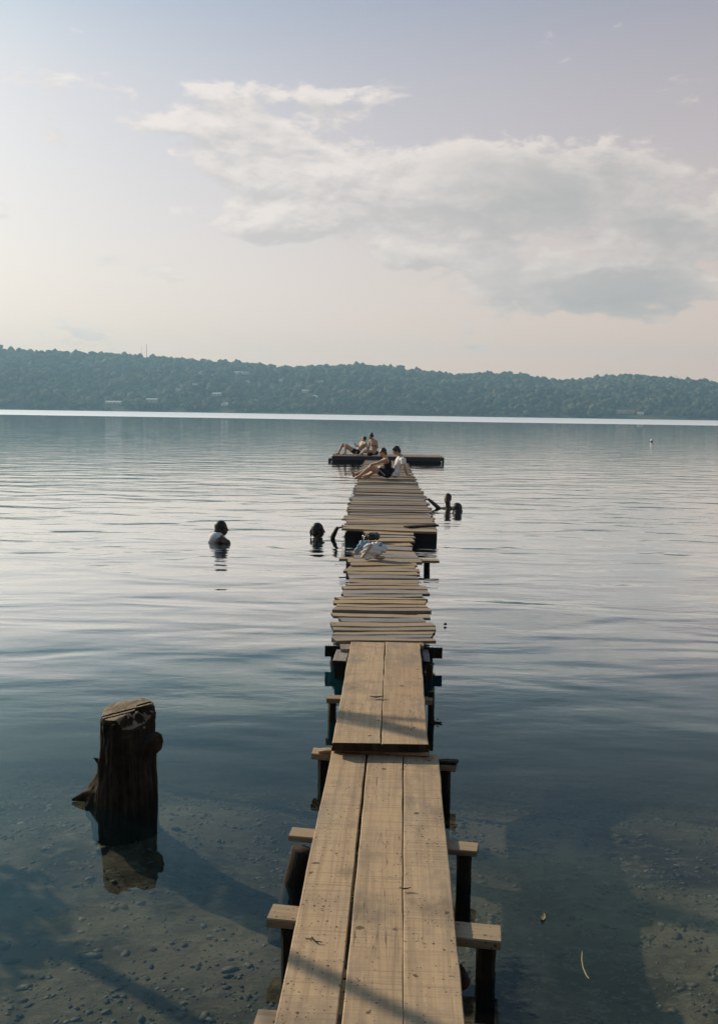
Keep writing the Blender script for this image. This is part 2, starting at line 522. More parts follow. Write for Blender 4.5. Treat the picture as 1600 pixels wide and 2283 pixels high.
m, t = new_mat('hill_ground')
oc = t.n('ShaderNodeTexCoord').outputs['Object']
n1 = t.noise(oc, 0.03, 5, 0.6)
c = t.mix(t.step(n1, 0.4, 0.65), (0.035, 0.045, 0.022), (0.12, 0.10, 0.055))
finish(t, c, 0.95, n1, 0.3, 1.0, 0.05)
hill = link('hills', grid('hills', np.concatenate([np.arange(-2600, -900, 40.0), np.arange(-900, 901, 10.0), np.arange(940, 2601, 40.0)]),
                          np.arange(1180, 1960, 10.0), hill_z), m)
tag(hill, kind='structure')


def on_hill(u, v):
    d = ray(u, v)
    tt = 1195.0
    while tt < 1690:
        p = Vector((0, 0, CAM_H)) + d * (tt / d.y)
        if p.z <= float(hill_z(np.array([p.x]), np.array([p.y]))[0]):
            return p
        tt += 1.0
    p = Vector((0, 0, CAM_H)) + d * (1640 / d.y)
    return p


# houses: (u, v, width px, height px, wall, roof, label)
HOUSES = [
    (327, 829, 12, 3.5, 'cream', 'tin', 'small pale house below the radio mast on the far hillside'),
    (267, 838, 10, 3.5, 'white', 'tin', 'small white house high at the far left of the hillside'),
    (385, 833, 7, 3, 'white', 'tin', 'tiny white hut near the ridge right of the radio mast'),
    (539, 834, 34, 4, 'white', 'tin', 'long low white building high on the hillside'),
    (442, 842, 13, 3.5, 'cream', 'tin', 'cream house left of and below the long white building'),
    (473, 838, 8, 3, 'white', 'tin', 'tiny white house just left of the long white building'),
    (552, 853, 10, 4, 'white', 'red', 'small white house just below the long white building'),
    (626, 851, 13, 4, 'white', 'tin', 'white house right of the long building at mid slope'),
    (436, 861, 12, 3.5, 'cream', 'tin', 'pale house at mid slope under the cream house'),
    (399, 872, 12, 3.5, 'cream', 'red', 'dull cream house low on the slope left of the wide pale roof'),
    (485, 882, 20, 4.5, 'cream', 'tin', 'house with wide pale roof low on the left slope'),
    (500, 904, 15, 4, 'white', 'white', 'bright white boathouse at the water edge of the far shore'),
    (340, 897, 24, 9, 'cream', 'tin', 'broad cream villa near the far shore on the left'),
    (255, 901, 36, 4, 'cream', 'tin', 'long low cream building by the shore at far left'),
    (712, 854, 17, 6, 'cream', 'red', 'cream house with reddish roof above the raft'),
    (681, 875, 15, 5, 'cream', 'tin', 'pale house below the cream house with reddish roof'),
    (703, 886, 9, 4, 'white', 'tin', 'small white house low on the slope left of the raft'),
    (575, 898, 26, 4, 'cream', 'tin', 'low cream row house near the shore at mid left'),
    (666, 834, 9, 3.5, 'white', 'tin', 'tiny white house under the ridge above the raft'),
    (966, 843, 16, 5, 'white', 'tin', 'white house just under the ridge right of centre'),
    (837, 864, 9, 3, 'white', 'tin', 'tiny white house at mid slope above the sitting pair'),
    (1291, 890, 10, 3.5, 'white', 'tin', 'small white house on the right slope at mid height'),
    (1484, 879, 8, 3.5, 'white', 'tin', 'small white house at the far right of the slope'),
    (1382, 921, 26, 4, 'cream', 'red', 'long reddish roofed house by the shore on the right'),
    (1427, 924, 11, 4, 'white', 'tin', 'small white house by the shore at far right'),
    (1491, 858, 8, 3, 'cream', 'tin', 'tiny cream house below the thin palms on the ridge'),
]
M['white'] = plain('house_white', (0.80, 0.78, 0.74), 0.8, scale=0.5, var=0.1)
M['cream'] = plain('house_cream', (0.55, 0.50, 0.44), 0.8, scale=0.5, var=0.15)
M['tin'] = plain('roof_tin', (0.55, 0.54, 0.52), 0.55, scale=0.5, var=0.2)
M['red'] = plain('roof_red', (0.36, 0.20, 0.14), 0.8, scale=0.5, var=0.2)
M['pane'] = plain('house_window_dark', (0.05, 0.06, 0.07), 0.3, 0.5, scale=1)


def box_me(name, sx, sy, sz, z0=0.0):
    bm = bmesh.new()
    bmesh.ops.create_cube(bm, size=1.0)
    for v in bm.verts:
        v.co = (v.co.x * sx, v.co.y * sy, z0 + (v.co.z + 0.5) * sz)
    me = bpy.data.meshes.new(name)
    bm.to_mesh(me)
    bm.free()
    return me


house_xy = []
for (u, v, wp, hp, wm, rm, lab) in HOUSES:
    p = on_hill(u, v)
    k = p.y / F
    wd, ht = wp * k, max(3.0, hp * k * 0.75)
    dp = min(wd * 0.7, 9.0)
    ang = random.Random(int(u)).uniform(-0.25, 0.25)
    root = empty('hillside_house', (p.x, p.y, p.z - 0.5), lab, 'house', 'houses on the far hillside')
    root.rotation_euler.z = ang
    root.matrix_world = Matrix.Translation(root.location) @ Matrix.Rotation(ang, 4, 'Z')
    o = link('wall', box_me('wall', wd, dp, ht), M[wm])
    o.parent = root
    rv = [(-wd * .54, -dp * .62, ht), (wd * .54, -dp * .62, ht), (wd * .54, dp * .62, ht), (-wd * .54, dp * .62, ht),
          (-wd * .50, 0, ht + dp * .22), (wd * .50, 0, ht + dp * .22)]
    o = link('roof', mesh_np('roof', [(a, b, c2 + 0.02) for a, b, c2 in rv], [(0, 1, 5, 4), (2, 3, 4, 5), (0, 4, 3), (1, 2, 5), (3, 2, 1, 0)]), M[rm])
    o.parent = root
    nw = max(1, int(wd / 5))
    wme = box_me('window', 1.2, 0.12, 1.2)
    for i in range(nw):
        o = link('window', wme, M['pane'])
        o.parent = root
        o.location = (wd * ((i + 0.5) / nw - 0.5), -dp / 2 - 0.03, ht * 0.35)
    house_xy.append((p.x, p.y, wd))

# the wood on the hillside (reads as one mass)
N = 26000
fx = rng.uniform(-1000, 1000, N)
fy = SHORE + (RIDGE + 25 - SHORE) * rng.uniform(0, 1, N) ** 0.85
keep = (vnoise(fx, fy, 0.018, 11) + 0.35 * vnoise(fx, fy, 0.06, 12) + rng.uniform(-0.2, 0.2, N)) > 0.30
for (hx_, hy_, wd) in house_xy:
    keep &= ~((np.abs(fx - hx_ * (fy / hy_)) < wd * 0.62) & (fy > hy_ - 42) & (fy < hy_ + 8))
fx, fy = fx[keep], fy[keep]
r = np.exp(rng.normal(1.08, 0.45, len(fx)))
r = np.clip(r, 1.2, 6.2)
tall = rng.random(len(fx)) > 0.97
r[tall] *= 1.2
fzz = hill_z(fx, fy) + r * rng.uniform(0.5, 1.0, len(fx))
size = np.stack([r * rng.uniform(1.0, 1.35, len(r)), r * 1.1, r * rng.uniform(0.75, 1.15, len(r))], 1)
fol_m = []
for i, cc in enumerate(((0.045, 0.062, 0.026), (0.065, 0.078, 0.032), (0.085, 0.085, 0.040), (0.030, 0.046, 0.022))):
    m, t = new_mat('forest_leaf_%s' % 'abcd'[i])
    oc = t.n('ShaderNodeTexCoord').outputs['Object']
    n1 = t.noise(oc, 0.35, 3, 0.6)
    n2 = t.noise(t.scalev(oc, (0.012, 0.018, 0.03)), 1.0, 4, 0.6)
    c = t.mix(n1, tuple(x * .5 for x in cc), tuple(x * 1.5 for x in cc))
    c = t.mix(t.m('MULTIPLY', t.step(n2, 0.48, 0.70), 0.75), c, (0.17, 0.14, 0.075))      # dry, half-bare stands
    finish(t, c, 0.9, None, spec=0.1)
    fol_m.append(m)
forest = scatter_blobs('forest', np.stack([fx, fy, fzz], 1), size, 1, fol_m, rng, 0.30, False, rng.choice(4, len(fx), p=[.4, .25, .12, .23]))
tag(forest, 'hazy blue green wood covering the far hillside', 'forest', kind='stuff')

# masts and thin palms on the ridge
M['mast'] = plain('mast_grey', (0.25, 0.24, 0.23), 0.6)


def tube_bm(bm, a, b, r0, r1, n=6, cap=True):
    a, b = Vector(a), Vector(b)
    d = (b - a)
    q = d.to_track_quat('Z', 'Y').to_matrix()
    va, vb = [], []
    for i in range(n):
        an = 2 * math.pi * i / n
        o = q @ Vector((math.cos(an), math.sin(an), 0))
        va.append(bm.verts.new(a + o * r0))
        vb.append(bm.verts.new(b + o * r1))
    for i in range(n):
        j = (i + 1) % n
        bm.faces.new((va[i], va[j], vb[j], vb[i]))
    if cap:
        bm.faces.new(list(reversed(va)))
        bm.faces.new(vb)


def bm_obj(name, bm, mats, parent=None, smooth=False):
    bmesh.ops.recalc_face_normals(bm, faces=bm.faces)
    me = bpy.data.meshes.new(name)
    bm.to_mesh(me)
    bm.free()
    if smooth:
        me.polygons.foreach_set('use_smooth', [True] * len(me.polygons))
    return link(name, me, mats, parent)


for (u, v0, v1, wdt, lab) in ((327, 766, 801, 0.55, 'tall lattice radio mast on the left ridge'), (316, 770, 800, 0.22, 'fainter thin mast left of the radio mast on the ridge')):
    top = Q(u, v0, 1640)
    gz = float(hill_z(np.array([top.x]), np.array([1640.0]))[0])
    root = empty('radio_mast', (top.x, 1640, gz), lab, 'mast')
    bm = bmesh.new()
    for sx, sy in ((-1, -1), (1, -1), (1, 1), (-1, 1)):
        tube_bm(bm, (top.x + sx * wdt, 1640 + sy * wdt, gz - 1), (top.x + sx * wdt * .4, 1640 + sy * wdt * .4, top.z), wdt * .28, wdt * .2, 4)
    bm_obj('leg_frame', bm, M['mast'], root)
    bm = bmesh.new()
    zz, k = gz, 0
    while zz < top.z - 1.5:
        s_ = wdt * (1 - .6 * (zz - gz) / (top.z - gz))
        a = [(-s_, -s_), (s_, -s_), (s_, s_), (-s_, s_)]
        for i in range(4):
            p0, p1 = a[i], a[(i + 1) % 4]
            tube_bm(bm, (top.x + p0[0], 1640 + p0[1], zz), (top.x + p1[0], 1640 + p1[1], zz + 1.4), wdt * .12, wdt * .12, 4)
        zz += 1.4
    bm_obj('bracing', bm, M['mast'], root)

for i, (u, v0, v1) in enumerate(((1503, 837, 852), (1508, 839, 853), (1515, 842, 855))):
    top = Q(u, v0, 1640)
    gz = float(hill_z(np.array([top.x]), np.array([1640.0]))[0])
    lab = ('tallest of three thin palms on the right ridge', 'middle one of three thin palms on the right ridge', 'rightmost of three thin palms on the right ridge')[i]
    root = empty('palm_tree', (top.x, 1640, gz), lab, 'tree', 'thin palms on the right ridge')
    bm = bmesh.new()
    tube_bm(bm, (top.x, 1640, gz - 1), (top.x + .5, 1640, top.z - 1.0), .35, .22, 6)
    bm_obj('trunk', bm, M['post'], root)
    bm = bmesh.new()
    for k in range(11):
        an = k * 2.39
        e = .9 - .13 * k
        d = Vector((math.cos(an), math.sin(an), 0))
        c0 = Vector((top.x + .5, 1640, top.z - 1.0))
        p1 = c0 + d * 1.1 + Vector((0, 0, .8 * e))
        p2 = c0 + d * 2.1 + Vector((0, 0, -.4 + .5 * e))
        sd_ = Vector((-d.y, d.x, 0)) * .35
        vs_ = [bm.verts.new(q) for q in (c0 - sd_ * .3, c0 + sd_ * .3, p1 + sd_, p1 - sd_, p2)]
        bm.faces.new((vs_[0], vs_[1], vs_[2], vs_[3]))
        bm.faces.new((vs_[3], vs_[2], vs_[4]))
    bm_obj('crown', bm, fol_m[3], root)
# ------------------------------------------------------------------ boards
DZ0 = 0.20                       # deck height above the water


def board_mesh(name, L, w0, w1, th, seed, segs=4, wob=0.004, bow=0.004, bev=0.004, skew=0.01):
    """board along local x, top face at z = 0; gently crooked sawn edges"""
    rg = random.Random(seed)
    ph = rg.uniform(0, 6.28)
    rows = []
    for i in range(segs + 1):
        f = i / segs
        x = (f - 0.5) * L
        hw = (w0 + (w1 - w0) * f) / 2
        la = hw + rg.uniform(-wob, wob)
        lb = hw + rg.uniform(-wob, wob)
        zz = bow * math.sin(ph + f * 3.1) + rg.uniform(-bow, bow) * 0.3
        xs_ = [0, 0]
        if i in (0, segs):
            xs_ = [rg.uniform(-skew, skew), rg.uniform(-skew, skew)]
        pr = [(la, -bev), (la - bev, 0), (-lb + bev, 0), (-lb, -bev), (-lb, -th + bev), (-lb + bev, -th), (la - bev, -th), (la, -th + bev)]
        rows.append([(x + (xs_[0] if y > 0 else xs_[1]), y, z + zz) for y, z in pr])
    v = [p for r_ in rows for p in r_]
    f = []
    for i in range(segs):
        for k in range(8):
            a, b = i * 8 + k, i * 8 + (k + 1) % 8
            f.append((a, b, b + 8, a + 8))
    f.append(tuple(range(7, -1, -1)))
    f.append(tuple(segs * 8 + k for k in range(8)))
    me = mesh_np(name, v, f)
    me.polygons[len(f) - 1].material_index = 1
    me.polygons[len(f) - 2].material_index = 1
    bm = bmesh.new()
    bm.from_mesh(me)
    bmesh.ops.recalc_face_normals(bm, faces=bm.faces)
    bm.to_mesh(me)
    bm.free()
    return me


SEED = [100]


def board(name, a, b, w0, th, mat, parent, w1=None, roll=0.0, **kw):
    """board whose top centre line runs from a to b"""
    SEED[0] += 1
    a, b = Vector(a), Vector(b)
    d = b - a
    me = board_mesh(name, d.length, w0, w1 if w1 is not None else w0, th, SEED[0], **kw)
    ex = d.normalized()
    ey = Vector((0, 0, 1)).cross(ex).normalized()
    ez = ex.cross(ey)
    mw = Matrix.Translation((a + b) / 2) @ Matrix((ex, ey, ez)).transposed().to_4x4() @ Matrix.Rotation(roll, 4, 'X')
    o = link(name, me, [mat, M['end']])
    o.matrix_world = mw
    if parent is not None:
        o.parent = parent
        o.matrix_parent_inverse = parent.matrix_world.inverted()
    return o


def post(name, top, bottom, r, mat, parent, seed=0, n=9, square=False, r1=None):
    """a rough pole or squared timber with an uneven surface"""
    rg = random.Random(seed)
    top, bottom = Vector(top), Vector(bottom)
    r1 = r if r1 is None else r1
    bm = bmesh.new()
    rings = []
    hs = 7
    q = (top - bottom).to_track_quat('Z', 'Y').to_matrix()
    offs = [rg.uniform(-.12, .12) for _ in range(n)]
    for i in range(hs + 1):
        f = i / hs
        c = bottom.lerp(top, f) + Vector((rg.uniform(-1, 1), rg.uniform(-1, 1), 0)) * r * .08
        rr = r1 + (r - r1) * f
        ring = []
        for k in range(n):
            an = 2 * math.pi * k / n
            s_ = rr * (1 + offs[k] + rg.uniform(-.06, .06))
            if square:
                m_ = max(abs(math.cos(an)), abs(math.sin(an)))
                s_ = min(rr / m_, rr * 1.3) * (1 + rg.uniform(-.03, .03))
            ring.append(bm.verts.new(c + q @ Vector((math.cos(an), math.sin(an), 0)) * s_))
        rings.append(ring)
    for i in range(hs):
        for k in range(n):
            j = (k + 1) % n
            bm.faces.new((rings[i][k], rings[i][j], rings[i + 1][j], rings[i + 1][k]))
    bm.faces.new(rings[-1])
    bm.faces.new(list(reversed(rings[0])))
    return bm_obj(name, bm, mat, parent, smooth=not square)


pier = empty('wooden_pier', (0, 4, -0.3), 'long narrow wooden pier of uneven planks and slats leading out to the raft', 'pier')

# --- near walkway: three broad planks, running on under the viewer's feet
near_planks = [((742, 1662), (817, 1668), (625, 2195), (765, 2195)),
               ((822, 1673), (896, 1682), (772, 2195), (896.5, 2195)),
               ((899.5, 1681), (977, 1685), (899.5, 2195), (1027, 2195))]
for i, (a, b, c_, d_) in enumerate(near_planks):
    pa, pb, pc, pd = P(*a, DZ0), P(*b, DZ0), P(*c_, DZ0), P(*d_, DZ0)
    far_c, near_c = (pa + pb) / 2, (pc + pd) / 2
    ddir = (near_c - far_c).normalized()
    wf, wn = (pb - pa).length, (pd - pc).length
    wmean = (wf + wn) / 2 * 0.996
    far_c = far_c - ddir * 0.0
    end = near_c + ddir * 3.4
    board('plank', far_c, end, wmean + (wf - wn) / 2, 0.030, M['plank'], pier, w1=wmean, segs=34, wob=0.0022, bow=0.002, bev=0.0035, skew=0.006)

# --- second walkway: two broad planks, the near end lying on the first
za, zb = 0.275, 0.205
two = [((782, 1432), (858, 1432), (742, 1652), (848, 1660)), ((860, 1433), (935, 1431), (850, 1656), (955, 1661))]
for i, (a, b, c_, d_) in enumerate(two):
    pa, pb, pc, pd = P(*a, zb), P(*b, zb), P(*c_, za), P(*d_, za)
    board('plank', (pc + pd) / 2, (pa + pb) / 2, (pd - pc).length * .995, 0.045, M['plank'], pier, w1=(pb - pa).length * .995, segs=18, wob=0.0028, bow=0.003, skew=0.014)
# packing strip under the step
board('packing_strip', P(850, 1668, 0.226), P(958, 1676, 0.226), 0.05, 0.022, M['beam'], pier, segs=3)
board('packing_strip', P(742, 1662, 0.226), P(846, 1668, 0.226), 0.06, 0.024, M['beam'], pier, segs=3)

# --- slats of the middle run, one by one: (left, right, top, bottom) read off an enlargement
Z2 = lambda x, y: (680 + x / 4.4444, 1150 + y / 4.4444)
slats = [(565, 1060, 122, 150, 0), (580, 1075, 152, 181, 0), (582, 1075, 190, 216, 1), (575, 1075, 219, 250, 0), (565, 1060, 262, 300, 0), (560, 1055, 303, 335, 2),
         (480, 1085, 340, 384, 0), (470, 1105, 386, 417, 1), (415, 1145, 422, 455, 0), (460, 1095, 458, 491, 0), (425, 1090, 497, 518, 1), (375, 1148, 521, 548, 0),
         (410, 1115, 550, 575, 0), (430, 1110, 579, 622, 2), (430, 1110, 626, 664, 1), (420, 1140, 667, 690, 0), (370, 1218, 692, 730, 0), (365, 1222, 733, 771, 2),
         (380, 1172, 774, 798, 1), (320, 1180, 800, 830, 0), (300, 1190, 833, 870, 0), (290, 1200, 873, 899, 0), (295, 1225, 902, 935, 0), (260, 1225, 964, 1005, 0),
         (345, 1168, 1010, 1044, 2), (260, 1270, 1047, 1093, 0), (257, 1275, 1096, 1131, 0), (290, 1265, 1142, 1174, 0), (280, 1260, 1177, 1207, 1), (285, 1260, 1210, 1240, 0)]
rgs = random.Random(8)
for i, (xl, xr, yt, yb, k) in enumerate(slats):
    zt = DZ0 + rgs.uniform(-0.008, 0.010)
    ym = (yt + yb) / 2
    tilt = rgs.uniform(-5, 5)
    pl, pr = P(*Z2(xl, ym + tilt - 1), zt), P(*Z2(xr, ym - tilt + 3), zt)
    wd = (P(*Z2(750, yt), zt) - P(*Z2(750, yb), zt)).length * 0.97
    board('slat', pl, pr, wd * rgs.uniform(.92, 1.06), rgs.choice((0.024, 0.03, 0.036)), (M['slat'], M['slat'], M['slat_grey'])[k] if k != 1 else rgs.choice((M['slat'], M['slat_grey'])),
          pier, w1=wd * rgs.uniform(.92, 1.06), roll=rgs.uniform(-.045, .03), segs=5, wob=min(0.012, wd * .06), bow=0.005, bev=0.004, skew=0.025)

# --- the wide floating run beyond, out to the raft
Lc = [(766, 1183), (768, 1168), (772, 1150), (777, 1135), (782, 1119), (787, 1104), (790, 1092), (795, 1076), (797, 1071), (803, 1050), (809, 1036), (815, 1025)]
Rc = [(974, 1183), (969, 1166), (962, 1148), (957, 1134), (950, 1117), (943, 1103), (936, 1090), (927, 1073), (924, 1068), (912, 1045), (907, 1034), (900, 1027)]
Lp = [P(u, v, DZ0) for u, v in Lc]
Rp = [P(u, v, DZ0) for u, v in Rc]
ly = np.array([p.y for p in Lp]); lx = np.array([p.x for p in Lp])
ry = np.array([p.y for p in Rp]); rx = np.array([p.x for p in Rp])
yy = min(ly[0], ry[0]) + 0.28
FRONT = yy - 0.28
k = 0
while yy < max(ly[-1], ry[-1]) - 0.1:
    wd = rgs.uniform(0.10, 0.21)
    wd = max(0.12, wd * (1.0 + (yy - 14) * .006))
    yc = yy + wd / 2
    xl = float(np.interp(yc, ly, lx)) + rgs.uniform(-.05, .04)
    xr = float(np.interp(yc, ry, rx)) + rgs.uniform(-.04, .05)
    zt = DZ0 + rgs.uniform(-0.014, 0.014)
    sk = rgs.uniform(-.022, .022)
    board('slat', (xl, yc + sk, zt + rgs.uniform(-.006, .006)), (xr, yc - sk, zt), wd * .985, 0.026, M['slat_far'], pier, w1=wd * rgs.uniform(.9, 1.0),
          roll=rgs.uniform(-.05, .05), segs=4, wob=0.008, bow=0.006, skew=0.03)
    yy += wd + rgs.uniform(0.0, 0.03)
# its front edge: a pale crooked plank over a dark one
board('edge_plank', P(764, 1176, .235), P(975, 1184, .225), 0.20, 0.035, M['slat'], pier, segs=6, wob=.01)
board('edge_plank', P(905, 1173.5, .225), P(974, 1168.5, .228), 0.12, 0.03, M['post'], pier, segs=3)
for side, (u0, u1) in enumerate(((768, 806), (921, 974))):
    a, b = P(u0, 1186, .16), P(u1, 1186, .16)
    for q in range(5):
        y0_, y1_ = a.y + .08 + q * 4.4, a.y + .08 + q * 4.4 + 3.9
        off = (b.x - a.x)
        cx = (a.x + b.x) / 2
        if q:
            f_ = float(np.interp(y0_, ly, lx)) if side == 0 else float(np.interp(y0_, ry, rx))
            cx = f_ + (.22 if side == 0 else -.22)
            off = .32
        fm = board_mesh('float', y1_ - y0_, off, off, 0.34, 900 + q + side * 10, segs=3, wob=.006, bow=.002, bev=.03)
        o = link('float', fm, [M['float'], M['float']])
        o.matrix_world = Matrix.Translation((cx, (y0_ + y1_) / 2, .155)) @ Matrix.Rotation(R(90), 4, 'Z')
        o.parent = pier
        o.matrix_parent_inverse = pier.matrix_world.inverted()
# long bearers under the slats
for (ul, vl, uu, vu) in ((797, 1420, 818, 1195), (915, 1420, 905, 1195)):
    a, b = P(ul, vl, .162), P(uu, vu, .162)
    board('bearer', a, b, .07, .06, M['post'], pier, segs=6)
for arr_y, arr_x, s_ in ((ly, lx, .35), (ry, rx, -.35)):
    a = (float(np.interp(FRONT + .3, arr_y, arr_x)) + s_, FRONT + .3, .168)
    b = (float(np.interp(35.5, arr_y, arr_x)) + s_, 35.5, .168)
    board('bearer', a, b, .10, .012, M['post'], pier, segs=8)

# --- trestles: (left end px, right end px) of the front top edge, width, thickness, mat
BZ = 0.166


def trestle(lu, lv, ru, rv, wd, th, mat, z=BZ):
    a, b = P(lu, lv, z), P(ru, rv, z)
    off = Vector((0, wd / 2, 0))
    return board('crossbeam', a + off, b + off, wd, th, mat, pier, segs=5, wob=.003, bow=.002, skew=.008)


trestle(601, 2049, 1116, 2098, .105, .036, M['beam'])
trestle(646, 1862, 1069, 1900, .085, .026, M['beam'])
trestle(695, 1679, 1021, 1709, .09, .034, M['beam'])
trestle(727, 1557, 965, 1562, .08, .034, M['beam'])
trestle(725, 1441, 986, 1446, .03, .085, M['post'], z=.158)
trestle(757, 1246, 978, 1250, .14, .032, M['beam'], z=.150)
trestle(560, 2300, 1175, 2345, .11, .036, M['beam'])
# loose offcuts lying on the third trestle
board('offcut', P(712, 1672, .185), P(741, 1669, .19), .05, .016, M['beam'], pier, segs=2)
board('offcut', P(978, 1694, .185), P(1017, 1697, .188), .045, .02, M['post'], pier, segs=2)
# bits at the head of the second walkway
board('packing_block', P(758, 1441, .196), P(782, 1441, .196), .16, .03, M['slat'], pier, segs=2)
board('packing_block', P(932, 1437, .196), P(945, 1437, .196), .10, .03, M['slat'], pier, segs=2)
board('batten', P(757, 1474, .17), P(764, 1448, .172), .10, .02, M['slat_grey'], pier, segs=2)
board('batten', P(952, 1475, .15), P(946, 1444, .152), .05, .02, M['slat_grey'], pier, segs=2)


def foot(u, v, dpt=-1.2, lean=(0, 0)):
    p = P(u, v, 0)
    return Vector((p.x + lean[0], p.y + lean[1], float(bed_z(np.array([p.x]), np.array([p.y]))[0]) - .12))


def pole(u, v, wpx, ztop, seed, square=False, lean=0.0, mat=None, leany=0.0):
    """post under a beam: centre u and waterline v in the photograph"""
    p = P(u, v, 0)
    r_ = wpx * (p.y * .99 + .2) / F / 2
    b = foot(u, v)
    d_ = b.z
    return post('post', (p.x + lean * ztop, p.y + leany * ztop, ztop), (p.x + lean * d_, p.y + leany * d_, d_), r_, mat or M['post'], pier, seed=seed, square=square, n=12 if square else 10)


pole(1082, 2172, 41, BZ - .037, 1, True)
pole(640, 2140, 26, BZ - .037, 2, True)
pole(1033, 1968, 37, BZ - .027, 3)
pole(658, 1960, 54, BZ - .03, 4, lean=.25, mat=M['bark'])
pole(991, 1762, 24, BZ - .035, 5)
pole(722, 1734, 26, BZ - .035, 6, True)
pole(740, 1606, 20, BZ - .035, 7)
pole(960, 1608, 16, .20, 8)
pole(743, 1482, 14, .135, 9, lean=.1)
pole(957, 1485, 13, .135, 10)
pole(951, 1271, 13, .118, 11, True)
pole(776, 1268, 11, .118, 12)
pole(1145, 2435, 42, BZ - .037, 13, True)
# dark upright boards closing the trestle at the head of the second walkway
for (u0, u1, v0) in ((747, 776, 1476), (951, 964, 1480)):
    a, b = P(u0, v0, .125), P(u1, v0, .125)
    board('brace', a, b, .03, .22, M['post'], pier, segs=2)
# knot of bark at the near right edge
post('wedge', P(1020, 2165, .165), P(1032, 2190, .10), .028, M['bark'], pier, seed=31)

# ------------------------------------------------------------------ solid-body helpers (voxel union)


def capsule(p0, r0, p1, r1, n=12, rings=4):
    p0, p1 = Vector(p0), Vector(p1)
    d = p1 - p0
    if d.length < 1e-5:
        d = Vector((0, 0, 1e-4))
    q = d.to_track_quat('Z', 'Y').to_matrix()
    V, Fc = [], []
    prof_ = []
    for i in range(rings + 1):
        a = -math.pi / 2 + (math.pi / 2) * i / rings
        prof_.append((math.cos(a) * r0, math.sin(a) * r0, 0))
    for i in range(rings + 1):
        a = (math.pi / 2) * i / rings
        prof_.append((math.cos(a) * r1, math.sin(a) * r1 + d.length, 0))
    for (rr, z, _) in prof_:
        for k in range(n):
            an = 2 * math.pi * k / n
            V.append(p0 + q @ Vector((math.cos(an) * max(rr, 1e-5), math.sin(an) * max(rr, 1e-5), z)))
    m_ = len(prof_)
    for i in range(m_ - 1):
        for k in range(n):
            j = (k + 1) % n
            Fc.append((i * n + k, i * n + j, (i + 1) * n + j, (i + 1) * n + k))
    Fc.append(tuple(range(n - 1, -1, -1)))
    Fc.append(tuple((m_ - 1) * n + k for k in range(n)))
    return V, Fc


def tubepart(p0, r0, p1, r1, n=16, flat=1.0, side=None):
    """flat-ended tapered tube; side/flat squash it across `side`"""
    p0, p1 = Vector(p0), Vector(p1)
    d = (p1 - p0).normalized()
    ex = side if side is not None else Vector((0.3, 0.9, 0.1))
    ex = (ex - d * ex.dot(d)).normalized()
    ey = d.cross(ex)
    V = []
    for p, rr in ((p0, r0), (p1, r1)):
        for k in range(n):
            an = 2 * math.pi * k / n
            V.append(p + ex * math.cos(an) * rr + ey * math.sin(an) * rr * flat)
    Fc = [(k, (k + 1) % n, n + (k + 1) % n, n + k) for k in range(n)]
    Fc.append(tuple(range(n - 1, -1, -1)))
    Fc.append(tuple(n + k for k in range(n)))
    return V, Fc


def ellip(c, r3, rot=None, n=16, m_=10):
    c = Vector(c)
    V, Fc = [], []
    for i in range(m_ + 1):
        th = math.pi * i / m_
        for k in range(n):
            an = 2 * math.pi * k / n
            s_ = max(math.sin(th), 1e-4)
            p = Vector((r3[0] * s_ * math.cos(an), r3[1] * s_ * math.sin(an), r3[2] * math.cos(th)))
            V.append(c + (rot @ p if rot is not None else p))
    for i in range(m_):
        for k in range(n):
            j = (k + 1) % n
            Fc.append((i * n + k, (i + 1) * n + k, (i + 1) * n + j, i * n + j))
    Fc.append(tuple(range(n)))
    Fc.append(tuple(m_ * n + k for k in range(n - 1, -1, -1)))
    return V, Fc


def fuse(name, pieces, voxel, mats, parent=None, smooth_it=3, fn=None):
    V, Fc = [], []
    for v_, f_ in pieces:
        o_ = len(V)
        V += [tuple(p) for p in v_]
        Fc += [tuple(i + o_ for i in q) for q in f_]
    me = mesh_np(name + '_src', V, Fc)
    bm = bmesh.new()
    bm.from_mesh(me)
    bmesh.ops.remove_doubles(bm, verts=bm.verts, dist=1e-6)
    bm.to_mesh(me)
    bm.free()
    tmp = bpy.data.objects.new('tmp', me)
    COL.objects.link(tmp)
    md = tmp.modifiers.new('r', 'REMESH')
    md.mode = 'VOXEL'
    md.voxel_size = voxel
    if smooth_it:
        ms = tmp.modifiers.new('s', 'SMOOTH')
        ms.iterations = smooth_it
        ms.factor = 0.5
    dg = bpy.context.evaluated_depsgraph_get()
    dg.update()
    res = bpy.data.meshes.new_from_object(tmp.evaluated_get(dg), depsgraph=dg)
    bpy.data.objects.remove(tmp)
    bpy.data.meshes.remove(me)
    res.name = name
    res.materials.clear()
    if fn:
        fn(res)
    res.polygons.foreach_set('use_smooth', [True] * len(res.polygons))
    res.update()
    return link(name, res, mats, parent)


# ------------------------------------------------------------------ the stump
sc_ = P(269, 1797, 0)
SX, SY = sc_.x, sc_.y + .10
sk = (SY + .2) / F                      # metres per pixel there
bedz = float(bed_z(np.array([SX]), np.array([SY]))[0])


